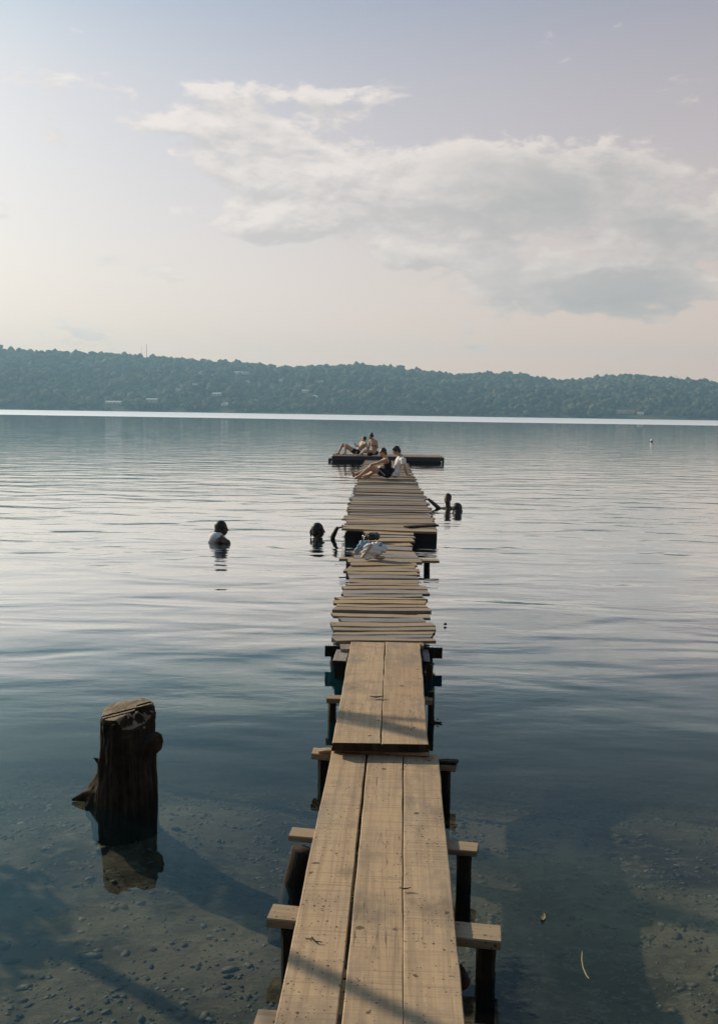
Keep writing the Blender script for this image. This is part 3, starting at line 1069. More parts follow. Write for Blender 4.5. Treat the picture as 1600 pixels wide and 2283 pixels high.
def stump_rings():
    V, Fc = [], []
    n, hs = 40, 14
    rg = random.Random(3)
    for i in range(hs + 1):
        f = i / hs
        z = bedz - .1 + (0.475 - bedz + .1) * f
        # radius: flares under water
        rr = .130 + .030 * max(0, min(1, (0.30 - z) / .3)) ** 1.3 + .02 * max(0, (-z)) 
        cx = SX + .010 * f - .012 * max(0, min(1, (.30 - z) / .3))
        for k in range(n):
            an = 2 * math.pi * k / n
            s_ = rr * (1 + .05 * math.sin(3 * an + 1) + .03 * math.sin(5 * an + z * 3) + rg.uniform(-.012, .012))
            V.append(Vector((cx + math.cos(an) * s_, SY + math.sin(an) * s_ * .95, z)))
    for i in range(hs):
        for k in range(n):
            j = (k + 1) % n
            Fc.append((i * n + k, i * n + j, (i + 1) * n + j, (i + 1) * n + k))
    Fc.append(tuple(range(n - 1, -1, -1)))
    Fc.append(tuple(hs * n + k for k in range(n)))
    return V, Fc


def stump_detail(me):
    n = len(me.vertices)
    co = np.zeros(n * 3)
    me.vertices.foreach_get('co', co)
    co = co.reshape(-1, 3)
    dx, dy = co[:, 0] - SX, co[:, 1] - SY
    an = np.arctan2(dy, dx)
    # bark ridges
    rdg = (vnoise(an * 7, co[:, 2] * 1.2, 1.0, 21) - .5) * .022 + (vnoise(an * 16, co[:, 2] * 5, 1.0, 22) - .5) * .014 + (vnoise(an * 4, co[:, 2] * 14, 1.0, 23) - .5) * .012 + (vnoise(an * 26, co[:, 2] * 22, 1.0, 24) - .5) * .008
    side = co[:, 2] < .455
    rr = np.hypot(dx, dy) + 1e-6
    co[side, 0] += (dx / rr * rdg)[side]
    co[side, 1] += (dy / rr * rdg)[side]
    top = co[:, 2] > .40
    # top: sloping up to the back, grooves and a broken front right corner
    co[top, 2] += (dy[top] * .12 + dx[top] * .10)
    gl_ = dx * .45 - dy
    for c0, wd_, dp_ in ((.018, .006, .026), (.055, .005, .020)):
        g_ = top & (np.abs(gl_ - c0 + (vnoise(dx, dy, 40, 3) - .5) * .006) < wd_) & (rr < .135)
        co[g_, 2] -= dp_
    q_ = np.clip((dx * .75 - dy - .085 + (vnoise(dx, dy, 45, 5) - .5) * .035) / .05, 0, 1)
    q_ = q_ * np.clip((dx + .01) / .03, 0, 1) * np.clip((co[:, 2] - .36) / .08, 0, 1)
    co[:, 2] -= q_ * (.050 + .012 * vnoise(dx, dy, 30, 6))
    hi = top & (dx > .06) & (dy > -.01)
    co[hi, 2] += .012
    co[top, 2] += (vnoise(dx, dy, 70, 8) - .5)[top] * .002
    me.vertices.foreach_set('co', co.ravel())
    me.update()
    nz = np.zeros(len(me.polygons) * 3)
    me.polygons.foreach_get('normal', nz)
    ct = np.zeros(len(me.polygons) * 3)
    me.polygons.foreach_get('center', ct)
    mi = ((nz.reshape(-1, 3)[:, 2] > .55) & (ct.reshape(-1, 3)[:, 2] > .40)).astype(np.int32)
    me.materials.append(M['bark'])
    me.materials.append(M['cut'])
    me.polygons.foreach_set('material_index', mi)


pieces = [stump_rings()]
base_l = Vector((SX - .14, SY - .02, .06))
pieces.append(capsule((SX - .10, SY, .10), .06, (SX - .16, SY - .02, .01), .05))
pieces.append(capsule((SX - .15, SY - .03, .03), .042, (SX - .215, SY - .045, .022), .026))
pieces.append(capsule((SX - .21, SY - .045, .022), .026, (SX - .262, SY - .055, .012), .010))
pieces.append(capsule((SX - .17, SY - .05, .01), .035, (SX - .14, SY - .10, -.05), .03))
pieces.append(capsule((SX + .10, SY - .05, .29), .052, (SX + .168, SY - .06, .335), .040))
pieces.append(capsule((SX + .168, SY - .06, .30), .034, (SX + .178, SY - .06, .376), .028))
pieces.append(capsule((SX - .115, SY - .05, .215), .014, (SX - .142, SY - .06, .235), .006))
stump = fuse('tree_stump', pieces, .006, [], None, 1, stump_detail)
tag(stump, 'dark sawn off tree stump standing in the shallow water left of the pier', 'stump')
# ------------------------------------------------------------------ people


def skin_mat(name, col, rough=0.55, spec=0.35):
    m, t = new_mat(name)
    oc = t.n('ShaderNodeTexCoord').outputs['Object']
    n = t.noise(oc, 22, 4, 0.6)
    c = t.mix(n, tuple(x * .85 for x in col), tuple(min(1, x * 1.12) for x in col))
    finish(t, c, rough, n, 0.12, 0.004, spec, **{'Subsurface Weight': 0.06, 'Subsurface Radius': (0.012, 0.006, 0.003), 'Subsurface Scale': 0.4})
    return m


def cloth_mat(name, col, var=0.2):
    m, t = new_mat(name)
    oc = t.n('ShaderNodeTexCoord').outputs['Object']
    n = t.noise(oc, 14, 4, 0.6, distort=0.8)
    c = t.mix(n, tuple(x * (1 - var) for x in col), tuple(min(1, x * (1 + var)) for x in col))
    finish(t, c, 0.9, n, 0.5, 0.02, 0.1)
    return m


M['skin'] = skin_mat('skin_tanned', (0.46, 0.29, 0.18))
M['skin_wet'] = skin_mat('skin_brown_wet', (0.085, 0.050, 0.032), 0.35, 0.45)
M['hair'] = plain('hair_dark', (0.014, 0.010, 0.008), 0.5, 0.4, 0.4, 40)
M['black_cloth'] = cloth_mat('black_cloth', (0.012, 0.012, 0.014))
M['white_cloth'] = cloth_mat('white_cotton', (0.80, 0.79, 0.77), 0.08)
M['grey_cloth'] = cloth_mat('grey_cloth', (0.22, 0.24, 0.27))
M['blue_cloth'] = cloth_mat('washed_blue_cloth', (0.26, 0.36, 0.45))
M['eye'] = plain('eye_dark', (0.02, 0.015, 0.012), 0.2, 0.5)
M['lens'] = plain('sunglass_lens', (0.01, 0.01, 0.012), 0.1, 0.6)


def frame_of(f, up):
    f = f.normalized()
    s_ = f.cross(up).normalized()
    u_ = s_.cross(f).normalized()
    return s_, f, u_, Matrix((s_, f, u_)).transposed()


def head_parts(c, f, up, neck, k=1.0):
    s_, f, u_, Rm = frame_of(f, up)
    L = lambda a, b, d_: c + (s_ * a + f * b + u_ * d_) * k
    ps = [ellip(L(0, -.012, .018), (.074 * k, .092 * k, .098 * k), Rm), ellip(L(0, .028, -.055), (.056 * k, .060 * k, .058 * k), Rm),
          ellip(L(0, .050, -.095), (.026 * k, .022 * k, .018 * k), Rm), ellip(L(0, .066, .020), (.052 * k, .020 * k, .022 * k), Rm),
          capsule(L(0, .082, .012), .009 * k, L(0, .103, -.028), .013 * k), ellip(L(0, .086, -.062), (.024 * k, .010 * k, .010 * k), Rm)]
    for sd_ in (-1, 1):
        ps.append(ellip(L(sd_ * .074, -.008, -.008), (.010 * k, .020 * k, .030 * k), Rm))
        ps.append(ellip(L(sd_ * .038, .058, -.025), (.024 * k, .020 * k, .018 * k), Rm))
    ps.append(capsule(L(0, -.018, -.06), .052 * k, neck, .060 * k))
    return ps, L, Rm


def hand_parts(wrist, d, nrm, curl=0.5, k=1.0):
    """palm and five unequal bent fingers; d points to the fingertips, nrm is the palm's back"""
    d = d.normalized()
    s_ = d.cross(nrm).normalized()
    n_ = s_.cross(d).normalized()
    Rm = Matrix((s_, d, n_)).transposed()
    ps = [ellip(wrist + d * .045 * k, (.040 * k, .052 * k, .016 * k), Rm)]
    for i, (off, L_) in enumerate(((-.030, .066), (-.010, .078), (.011, .073), (.030, .056))):
        b0 = wrist + (d * .085 + s_ * off) * k
        d1 = (d * math.cos(curl * .6) - n_ * math.sin(curl * .6)).normalized()
        d2 = (d * math.cos(curl * 1.5) - n_ * math.sin(curl * 1.5)).normalized()
        m1 = b0 + d1 * L_ * .55 * k
        ps.append(capsule(b0 - d * .02 * k, .0095 * k, m1, .0088 * k, 8, 3))
        ps.append(capsule(m1, .0088 * k, m1 + d2 * L_ * .5 * k, .0072 * k, 8, 3))
    t0 = wrist + (d * .025 - s_ * .034) * k
    t1 = t0 + (d * .035 - s_ * .030 - n_ * .010) * k
    ps.append(capsule(t0, .013 * k, t1, .0105 * k, 8, 3))
    ps.append(capsule(t1, .0105 * k, t1 + (d * .03 - s_ * .006 - n_ * .008) * k, .008 * k, 8, 3))
    return ps


def foot_parts(ankle, toe_dir, up, k=1.0):
    f = toe_dir.normalized()
    s_ = f.cross(up).normalized()
    u_ = s_.cross(f)
    ps = [capsule(ankle - u_ * .035 * k - f * .035 * k, .034 * k, ankle - u_ * .045 * k + f * .10 * k, .030 * k),
          capsule(ankle, .040 * k, ankle - u_ * .04 * k + f * .11 * k, .026 * k)]
    for i, (o_, L_) in enumerate(((-.028, .060), (-.010, .055), (.006, .050), (.020, .043), (.033, .034))):
        b0 = ankle - u_ * .05 * k + f * .11 * k + s_ * o_ * k
        ps.append(capsule(b0, .0125 * k, b0 + f * L_ * .85 * k, .0095 * k if i else .012 * k, 8, 3))
    return ps


def chain(ps, pts):
    for (a, ra), (b, rb) in zip(pts[:-1], pts[1:]):
        ps.append(capsule(a, ra, b, rb))


def torso_parts(pel, chest, neck, shl, shr, k=1.0, slim=1.0):
    ax = (shr - shl).normalized()
    upv = (neck - pel).normalized()
    fw = ax.cross(upv).normalized()
    Rm = Matrix((ax, fw, upv)).transposed()
    mid = pel.lerp(chest, .5)
    ps = [ellip(pel, (.165 * k, .115 * k, .12 * k), Rm), ellip(mid, (.135 * k * slim, .098 * k, .15 * k), Rm), ellip(chest, (.165 * k * slim, .115 * k, .17 * k), Rm)]
    ps += [capsule(shl, .055 * k, chest + (shl - chest) * .35, .08 * k), capsule(shr, .055 * k, chest + (shr - chest) * .35, .08 * k)]
    ps += [capsule(shl, .05 * k, neck, .055 * k), capsule(shr, .05 * k, neck, .055 * k), capsule(chest, .10 * k, neck, .06 * k)]
    return ps, Rm, fw


VX = 0.0075
Xm, Yp, Up = Vector((-1, 0, 0)), Vector((0, 1, 0)), Vector((0, 0, 1))

# --- sitting pair on the pier
yA = P(862, 1071, DZ0).y + .22
ZA = lambda x, y, d_=0.0: Q(730 + x / 8.421, 955 + y / 8.421, yA + d_)


def settle(root, z):
    """rest a finished figure on the boards"""
    bpy.context.view_layer.update()
    lo = min((ch.matrix_world @ v.co).z for ch in root.children for v in ch.data.vertices)
    for ch in root.children:
        ch.location.z += z - lo


# person A
A = empty('person', ZA(1100, 970), 'person in black top and sunglasses sitting sideways on the pier', 'person')
pel, chest, neck = ZA(1120, 893), ZA(1125, 720), ZA(1088, 598)
shN, shF = ZA(1105, 638, -.17), ZA(1075, 628, .17)
ps, Rm, fw = torso_parts(pel, chest, neck, shF, shN, .96, .9)
hc = ZA(1030, 485)
hp, L, HR = head_parts(hc, Vector((-1, -.30, -.06)), Up, neck, .98)
ps += hp
kn, kf = ZA(803, 772, -.12), ZA(800, 800, .14)
an, af = ZA(585, 945, -.13), ZA(505, 912, .16)
chain(ps, [(ZA(1085, 893, -.09), .092), (kn, .060), (kn.lerp(an, .3), .056), (an, .038)])
chain(ps, [(ZA(1085, 893, .09), .092), (kf, .060), (kf.lerp(af, .3), .056), (af, .038)])
ps += foot_parts(an, Vector((-1, -.1, -.12)), Up) + foot_parts(af, Vector((-.35, 0, 1)), Vector((1, 0, .35)), .98)
eN, wN = ZA(965, 682, -.24), ZA(815, 722, -.13)
eF, wF = ZA(950, 690, .24), ZA(830, 735, .15)
chain(ps, [(shN, .052), (eN, .040), (wN, .028)])
chain(ps, [(shF, .052), (eF, .040), (wF, .028)])
ps += hand_parts(wN, Vector((-.7, .1, -.6)), Vector((-.6, -.1, .8)), .5) + hand_parts(wF, Vector((-.8, -.1, -.5)), Vector((-.5, .1, .8)), .5)
fuse('body', ps, VX, M['skin'], A, 4)
fuse('hair', [ellip(hc + (L(0, -.026, .026) - hc), (.083, .094, .096), HR), ellip(L(0, -.085, -.045), (.055, .045, .075), HR)], VX, M['hair'], A, 3)
tp = torso_parts(pel, chest, chest.lerp(neck, .35), chest.lerp(shF, .55), chest.lerp(shN, .55), 1.0, .95)[0]
fuse('top', tp[:3] + [capsule(chest.lerp(shN, .5), .06, shN.lerp(neck, .45), .034), capsule(chest.lerp(shF, .5), .06, shF.lerp(neck, .45), .034)], .010, M['black_cloth'], A, 3)
hN, hF = ZA(1085, 893, -.09), ZA(1085, 893, .09)
fuse('shorts', [ellip(pel, (.178, .13, .125), Rm), tubepart(hN + Vector((.05, 0, 0)), .118, hN.lerp(kn, .46), .098), tubepart(hF + Vector((.05, 0, 0)), .118, hF.lerp(kf, .46), .098)], .010, M['black_cloth'], A, 2)
fuse('side_stripe', [capsule(hN.lerp(kn, .44) + Vector((0, -.092, .035)), .02, hN + Vector((-.02, -.112, -.035)), .022)], .009, M['grey_cloth'], A, 2)
sg = [ellip(L(sd_ * .036, .080, .000), (.030, .010, .020), HR) for sd_ in (-1, 1)] + [capsule(L(-.02, .088, .006), .005, L(.02, .088, .006), .005, 8, 3)] + \
     [capsule(L(sd_ * .066, .072, .006), .005, L(sd_ * .080, -.01, .006), .004, 8, 3) for sd_ in (-1, 1)]
fuse('sunglasses', sg, .005, M['lens'], A, 1)
settle(A, DZ0 + .006)

# person B
B = empty('person', ZA(1290, 970, .1), 'person in white t-shirt with dark hair leaning back on one arm on the pier', 'person')
pel, chest, neck = ZA(1275, 895, .08), ZA(1350, 690, .08), ZA(1362, 575, .08)
shN, shF = ZA(1408, 632, -.12), ZA(1368, 612, .26)
ps, Rm, fw = torso_parts(pel, chest, neck, shF, shN, 1.02)
hc = ZA(1285, 478, .05)
hp, L, HR = head_parts(hc, Vector((-1, -.15, -.42)), Vector((-.3, 0, 1)), neck)
ps += hp
hN, hF = ZA(1255, 893, .0), ZA(1255, 893, .19)
kn, kf = ZA(1010, 800, .22), ZA(1000, 790, .42)
an, af = ZA(760, 940, .40), ZA(740, 940, .58)
chain(ps, [(hN, .095), (kn, .062), (kn.lerp(an, .3), .057), (an, .040)])
chain(ps, [(hF, .095), (kf, .062), (kf.lerp(af, .3), .057), (af, .040)])
ps += foot_parts(an, Vector((-1, .1, .1)), Up) + foot_parts(af, Vector((-1, .1, .1)), Up)
eN, wN = ZA(1440, 800, -.20), ZA(1497, 930, -.19)
eF, wF = ZA(1450, 800, .36), ZA(1500, 930, .38)
chain(ps, [(shN, .056), (eN, .043), (wN, .031)])
chain(ps, [(shF, .056), (eF, .043), (wF, .031)])
ps += hand_parts(wN, Vector((1, -.15, -.22)), Vector((.2, 0, 1)), .2) + hand_parts(wF, Vector((1, .1, -.22)), Vector((.2, 0, 1)), .2)
fuse('body', ps, VX, M['skin'], B, 4)
fuse('hair', [ellip(L(0, -.022, .030), (.090, .105, .102), HR), ellip(L(0, -.07, -.02), (.075, .06, .085), HR), ellip(L(0, .05, .065), (.07, .05, .045), HR)], VX, M['hair'], B, 3)
tp = torso_parts(pel + (chest - pel) * .06, chest, neck - (neck - chest) * .12, shF, shN, 1.10, 1.02)[0]
sl = [tubepart(shN + (shN - chest) * .1, .080, shN.lerp(eN, .62), .070), tubepart(shF + (shF - chest) * .1, .080, shF.lerp(eF, .62), .070)]
fuse('t_shirt', tp + sl + [tubepart(pel + Vector((-.02, 0, .02)), .185, pel + Vector((-.02, 0, -.085)), .19, 16, .75)], .010, M['white_cloth'], B, 3)
fuse('shorts', [ellip(pel + Vector((-.03, 0, -.01)), (.18, .135, .12), Rm), tubepart(hN, .118, hN.lerp(kn, .6), .098), tubepart(hF, .118, hF.lerp(kf, .6), .098)], .010, M['black_cloth'], B, 2)
for sd_ in (-1, 1):
    fuse('eye', [ellip(L(sd_ * .032, .077, .004), (.013, .010, .008), HR)], .003, M['eye'], B, 0)
settle(B, DZ0 + .006)

# --- two on the raft
yC = P(860, 1031.5, 0).y + .55
ZC = lambda x, y, d_=0.0: Q(730 + x / 8.421, 955 + y / 8.421, yC + d_)
RZ = Q(862, 1017.5, P(860, 1031.5, 0).y).z
C = empty('person', ZC(540, 490), 'bare backed person reclining on the raft with knees drawn up, looking at a phone', 'person')
pel, chest, neck = ZC(545, 448), ZC(655, 330), ZC(682, 255)
shN, shF = ZC(715, 290, -.14), ZC(625, 275, .15)
ps, Rm, fw = torso_parts(pel, chest, neck, shF, shN, 1.0)
hc = ZC(684, 208)
hp, L, HR = head_parts(hc, Vector((-.85, .35, -.15)), Up, neck)
ps += hp
hN, hF = ZC(525, 450, -.08), ZC(520, 450, .10)
kn, kf = ZC(345, 318, -.06), ZC(280, 308, .14)
an, af = ZC(330, 468, -.04), ZC(205, 466, .16)
chain(ps, [(hN, .095), (kn, .062), (kn.lerp(an, .3), .058), (an, .040)])
chain(ps, [(hF, .095), (kf, .062), (kf.lerp(af, .3), .058), (af, .040)])
ps += foot_parts(an, Vector((-1, 0, -.05)), Up) + foot_parts(af, Vector((-1, 0, -.05)), Up)
eN, wN = ZC(755, 375, -.22), ZC(735, 460, -.20)
eF, wF = ZC(588, 335, .22), ZC(536, 338, .06)
chain(ps, [(shN, .055), (eN, .042), (wN, .030)])
chain(ps, [(shF, .055), (eF, .042), (wF, .030)])
ps += hand_parts(wN, Vector((.8, -.2, -.3)), Vector((.2, 0, 1)), .2) + hand_parts(wF, Vector((-.3, -.15, .9)), Vector((1, 0, .3)), .8)
fuse('body', ps, VX, M['skin'], C, 4)
fuse('hair', [ellip(L(0, -.024, .028), (.081, .094, .095), HR)], VX, M['hair'], C, 3)
fuse('swim_shorts', [ellip(pel, (.18, .13, .125), Rm), tubepart(hN, .112, hN.lerp(kn, .30), .104), tubepart(hF, .112, hF.lerp(kf, .30), .104)], .010, M['black_cloth'], C, 2)
settle(C, RZ + .004)
ph = wF + Vector((-.035, -.01, .055)) + Vector((0, 0, C.children[0].location.z))
bm = bmesh.new()
bmesh.ops.create_cube(bm, size=1.0)
for v in bm.verts:
    v.co = (v.co.x * .012, v.co.y * .078, v.co.z * .155)
bmesh.ops.bevel(bm, geom=bm.edges[:], offset=.004, segments=2, affect='EDGES')
phone = bm_obj('phone', bm, M['steel'])
phone.matrix_world = Matrix.Translation(ph) @ Matrix.Rotation(R(35), 4, 'Z') @ Matrix.Rotation(R(-12), 4, 'Y')
tag(phone, 'dark phone held up by the person reclining on the raft', 'phone')

D = empty('person', ZC(880, 490), 'bare backed person with a hair bun sitting upright on the raft, seen from behind', 'person')
pel, chest, neck = ZC(885, 455, -.1), ZC(868, 310, -.1), ZC(845, 215, -.1)
shL, shR = ZC(798, 252, .02), ZC(915, 258, -.18)
ps, Rm, fw = torso_parts(pel, chest, neck, shL, shR, .98, .92)
hc = ZC(813, 158, -.1)
hp, L, HR = head_parts(hc, Vector((-.92, .25, -.12)), Up, neck)
ps += hp
hN, hF = ZC(880, 455, -.18), ZC(860, 455, .0)
kn, kf = ZC(700, 445, -.05), ZC(715, 420, .25)
an, af = ZC(800, 478, .12), ZC(650, 478, .12)
chain(ps, [(hN, .092), (kn, .060), (kn.lerp(an, .3), .055), (an, .038)])
chain(ps, [(hF, .092), (kf, .060), (kf.lerp(af, .3), .055), (af, .038)])
ps += foot_parts(an, Vector((-.5, 1, 0)), Up) + foot_parts(af, Vector((-1, .2, 0)), Up)
eL, wL = ZC(778, 345, .03), ZC(765, 440, .0)
eR, wR = ZC(938, 360, -.22), ZC(870, 415, .05)
chain(ps, [(shL, .050), (eL, .039), (wL, .028)])
chain(ps, [(shR, .050), (eR, .039), (wR, .028)])
ps += hand_parts(wL, Vector((-.3, .1, -.9)), Vector((-.8, -.3, .3)), .3) + hand_parts(wR, Vector((-.9, .3, 0)), Up, .5)
fuse('body', ps, VX, M['skin'], D, 4)
fuse('hair', [ellip(L(0, -.024, .030), (.083, .098, .097), HR), ellip(L(0, -.06, .125), (.042, .042, .045), HR), capsule(L(0, -.04, .08), .04, L(0, -.06, .12), .03)], VX, M['hair'], D, 2)
fuse('swim_bottom', [ellip(pel + Vector((0, 0, -.01)), (.178, .128, .115), Rm)], .010, M['black_cloth'], D, 2)
fuse('bikini_band', [ellip(chest + (pel - chest) * .12, (.160, .118, .022), Rm)], .008, M['black_cloth'], D, 2)
settle(D, RZ + .004)
# towel on the raft
tw = fuse('folded_towel', [ellip(ZC(565, 486, -.33), (.17, .10, .022)), ellip(ZC(610, 490, -.30), (.11, .08, .018))], .012, M['white_cloth'], None, 2)
tw.location.z = RZ + .004 - min(v.co.z for v in tw.data.vertices)
tag(tw, 'small white towel lying on the raft beside the reclining person', 'towel')
bg_ = fuse('beach_bag', [ellip(ZC(800, 470, -.42), (.12, .09, .075)), ellip(ZC(770, 478, -.42), (.07, .07, .06)), capsule(ZC(780, 450, -.42), .012, ZC(820, 448, -.42), .012)], .012, M['black_cloth'], None, 2)
bg_.location.z = RZ + .004 - min(v.co.z for v in bg_.data.vertices)
tag(bg_, 'dark bag on the raft in front of the person with the hair bun', 'bag')

# --- swimmers


def swimmer(label, hc, f, shoulders_dir, k=1.0, up=Up, depth=.62, sink=0.0, mats='skin_wet', drop=.0):
    root = empty('person', Vector((hc.x, hc.y, 0)), label, 'person')
    s2 = shoulders_dir.normalized()
    fwd = f.normalized()
    neck = hc - up * (.165 + drop) * k - fwd * .03
    chest = neck - Up * .17 * k
    pel = chest - Up * .33 * k - fwd * .08
    shl, shr = neck - Up * .06 - s2 * .165 * k, neck - Up * .06 + s2 * .165 * k
    ps, Rm, fw = torso_parts(pel, chest, neck, shl, shr, k)
    hp, L, HR = head_parts(hc, f, up, neck, k)
    ps += hp
    for sg_ in (-1, 1):
        h_ = pel + s2 * sg_ * .09
        kk = h_ - Up * .40 + fwd * (.12 + .08 * sg_)
        aa = kk - Up * .36 - fwd * .15
        chain(ps, [(h_, .085), (kk, .056), (aa, .036)])
        ps += foot_parts(aa, (fwd - Up * .5), Up)
    return root, ps, L, HR, neck, chest, pel, shl, shr, Rm


def low_arm(ps, sh, out, fwd):
    e = sh + out * .10 - Up * .22
    w_ = e + fwd * .20 - Up * .06
    chain(ps, [(sh, .050), (e, .039), (w_, .028)])
    ps += hand_parts(w_, fwd, Up, .3)


# white top, facing right
yE = P(492, 1208, 0).y
ZE = lambda x, y, d_=0.0: Q(450 + x / 14.545, 1140 + y / 14.545, yE + d_)
fE = Vector((1, -.12, -.08))
root, ps, L, HR, neck, chest, pel, shl, shr, Rm = swimmer('swimmer in a white top standing in the water left of the pier, facing right', ZE(655, 548), fE, Vector((.15, -1, 0)), .98, drop=-.045)
ps += [capsule(shr, .058, ZE(660, 940, -.15), .060), capsule(ZE(660, 940, -.15), .058, ZE(830, 1010, -.20), .048), capsule(ZE(830, 1010, -.20), .046, ZE(900, 1180, -.2), .034)]
ps += hand_parts(ZE(900, 1180, -.2), Vector((.8, 0, -.5)), Up, .3)
low_arm(ps, shl, Vector((-.1, 1, 0)), Vector((1, 0, 0)))
fuse('body', ps, VX, M['skin_wet'], root, 4)
fuse('hair', [ellip(L(0, -.026, .026), (.086, .100, .098), HR), ellip(L(0, -.070, -.055), (.070, .052, .085), HR)], VX, M['hair'], root, 3)
tp = torso_parts(pel, chest, neck - Up * .07, shl.lerp(neck, .35) - Up * .02, shr.lerp(neck, .35) - Up * .02, 1.06)[0]
fuse('tank_top', tp + [capsule(ZE(570, 800, -.03), .066, ZE(430, 870, -.08), .095), capsule(ZE(430, 870, -.08), .095, ZE(300, 985, -.08), .055),
                       capsule(ZE(520, 860, -.10), .055, ZE(400, 960, -.1), .06), capsule(ZE(520, 860, .1), .055, ZE(400, 960, .1), .06)], .009, M['white_cloth'], root, 3)

# pony tail, one hand on the pier
yF = P(708, 1198, 0).y
ZF = lambda x, y, d_=0.0: Q(670 + x / 12.31, 1140 + y / 12.31, yF + d_)
root, ps, L, HR, neck, chest, pel, shl, shr, Rm = swimmer('swimmer with a ponytail holding on to the left edge of the pier', ZF(495, 520), Vector((1, .18, -.05)), Vector((.1, -1, 0)), 1.0)
low_arm(ps, shr, Vector((.1, -1, 0)), Vector((.7, -.7, 0)))
hand_t = P(766, 1173, .235) + Vector((-.02, -.02, 0))
el_ = ZF(860, 745, .02)
wr = hand_t + Vector((-.085, -.01, -.03))
chain(ps, [(shl, .050), (el_, .040), (el_.lerp(wr, .35), .040), (wr, .029)])
ps += hand_parts(wr, Vector((1, .1, .22)), Vector((-.2, 0, 1)), .45)
fuse('body', ps, VX, M['skin_wet'], root, 4)
pt = [ZF(345, 420), ZF(290, 490), ZF(265, 560), ZF(275, 640), ZF(290, 690)]
fuse('hair', [ellip(L(0, -.024, .028), (.086, .100, .100), HR), ellip(L(0, -.055, -.035), (.072, .06, .08), HR)] +
     [capsule(a, .014, b, .012, 8, 3) for a, b in zip(pt[:-1], pt[1:])] + [capsule(L(0, -.09, .05), .03, pt[0], .016)], VX, M['hair'], root, 2)

# two on the right
yG = P(998, 1134, 0).y
ZG = lambda x, y, d_=0.0: Q(930 + x / 13.333, 1080 + y / 13.333, yG + d_)
root, ps, L, HR, neck, chest, pel, shl, shr, Rm = swimmer('swimmer with cropped hair facing the pier, one arm stretched to its right edge', ZG(900, 430), Vector((-.45, -.85, -.05)), Vector((-.85, .45, 0)), 1.0, drop=.03)
low_arm(ps, shl, Vector((1, -.3, 0)), Vector((.4, -.8, 0)))
hand_t = Vector((float(np.interp(yG + .1, ry, rx)), yG + .1, DZ0 + .02))
el_ = ZG(560, 640, .02)
wr = hand_t + Vector((.075, -.0, -.035))
chain(ps, [(shr, .050), (el_, .044), (el_.lerp(wr, .35), .042), (wr, .030)])
ps += hand_parts(wr, Vector((-1, 0, .2)), Vector((.2, 0, 1)), .45)
fuse('body', ps, VX, M['skin_wet'], root, 4)
fuse('hair', [ellip(L(0, -.018, .030), (.079, .092, .094), HR)], VX, M['hair'], root, 3)
for sd_ in (-1, 1):
    fuse('eye', [ellip(L(sd_ * .032, .077, .004), (.013, .010, .008), HR)], .003, M['eye'], root, 0)

yH = P(1018, 1140, 0).y
ZH = lambda x, y, d_=0.0: Q(930 + x / 13.333, 1080 + y / 13.333, yH + d_)
root, ps, L, HR, neck, chest, pel, shl, shr, Rm = swimmer('swimmer with wet black hair low in the water, back of the head turned to us', ZH(1160, 718), Vector((-.5, .85, -.05)), Vector((.85, .5, 0)), 1.06)
low_arm(ps, shr, Vector((.8, .4, 0)), Vector((-.4, .8, 0)))
low_arm(ps, shl, Vector((-.8, -.4, 0)), Vector((-.4, .8, 0)))
fuse('body', ps, VX, M['skin_wet'], root, 4)
fuse('hair', [ellip(L(0, -.020, .020), (.106, .115, .108), HR), ellip(L(0, -.06, -.06), (.10, .08, .09), HR)], VX, M['hair'], root, 3)

# --- things left on the pier
zt = DZ0 + .012


def crumple(amp, s_):
    def fn(me):
        co = np.zeros(len(me.vertices) * 3)
        me.vertices.foreach_get('co', co)
        co = co.reshape(-1, 3)
        nr = np.zeros(len(me.vertices) * 3)
        me.vertices.foreach_get('normal', nr)
        nr = nr.reshape(-1, 3)
        d_ = np.abs(vnoise(co[:, 0] + co[:, 2] * .7, co[:, 1] + co[:, 2], s_, 31) - .5) * 2 + .5 * np.abs(vnoise(co[:, 0] - co[:, 2], co[:, 1] * 1.3, s_ * 2.1, 32) - .5)
        co += nr * ((d_ - .6) * amp)[:, None]
        me.vertices.foreach_set('co', co.ravel())
        me.update()
    return fn


bx_ = P(825, 1250, zt)
bun = empty('clothes_bundle', bx_, 'crumpled white and pale blue clothes in a heap on the slats', 'clothes')
cz = lambda u, v, d_=0.0: Q(u, v, bx_.y + .10 + d_)
fuse('white_shirt', [ellip(cz(832, 1232), (.125, .11, .085)), capsule(cz(815, 1244, -.05), .050, cz(836, 1222), .055), capsule(cz(838, 1238, .05), .05, cz(856, 1228), .05),
                     capsule(cz(806, 1246, -.08), .022, cz(822, 1224, -.02), .045), ellip(cz(822, 1247, -.03), (.10, .08, .03))], .006, M['white_cloth'], bun, 1, crumple(.030, 14))
fuse('blue_shirt', [ellip(cz(808, 1224, .05), (.075, .07, .055)), capsule(cz(796, 1232, .04), .035, cz(806, 1217, .06), .035), capsule(cz(806, 1217, .06), .035, cz(824, 1217, .07), .03)], .006, M['blue_cloth'], bun, 1, crumple(.026, 17))
fuse('blue_sleeve', [ellip(cz(846, 1221, .03), (.065, .06, .035))], .006, M['blue_cloth'], bun, 1, crumple(.02, 17))
fuse('tan_sleeve', [capsule(cz(808, 1247, -.10), .018, cz(826, 1221, -.06), .026), ellip(cz(845, 1248, -.03), (.085, .05, .022))], .006, plain('tan_cotton', (0.46, 0.38, 0.28), 0.9, scale=20), bun, 1, crumple(.012, 20))
settle(bun, zt)
bk = P(826, 1208, zt)
cz = lambda u, v, d_=0.0: Q(u, v, bk.y + .10 + d_)
M['gloss_black'] = plain('glossy_black_bag', (0.012, 0.012, 0.013), 0.22, 0.6)
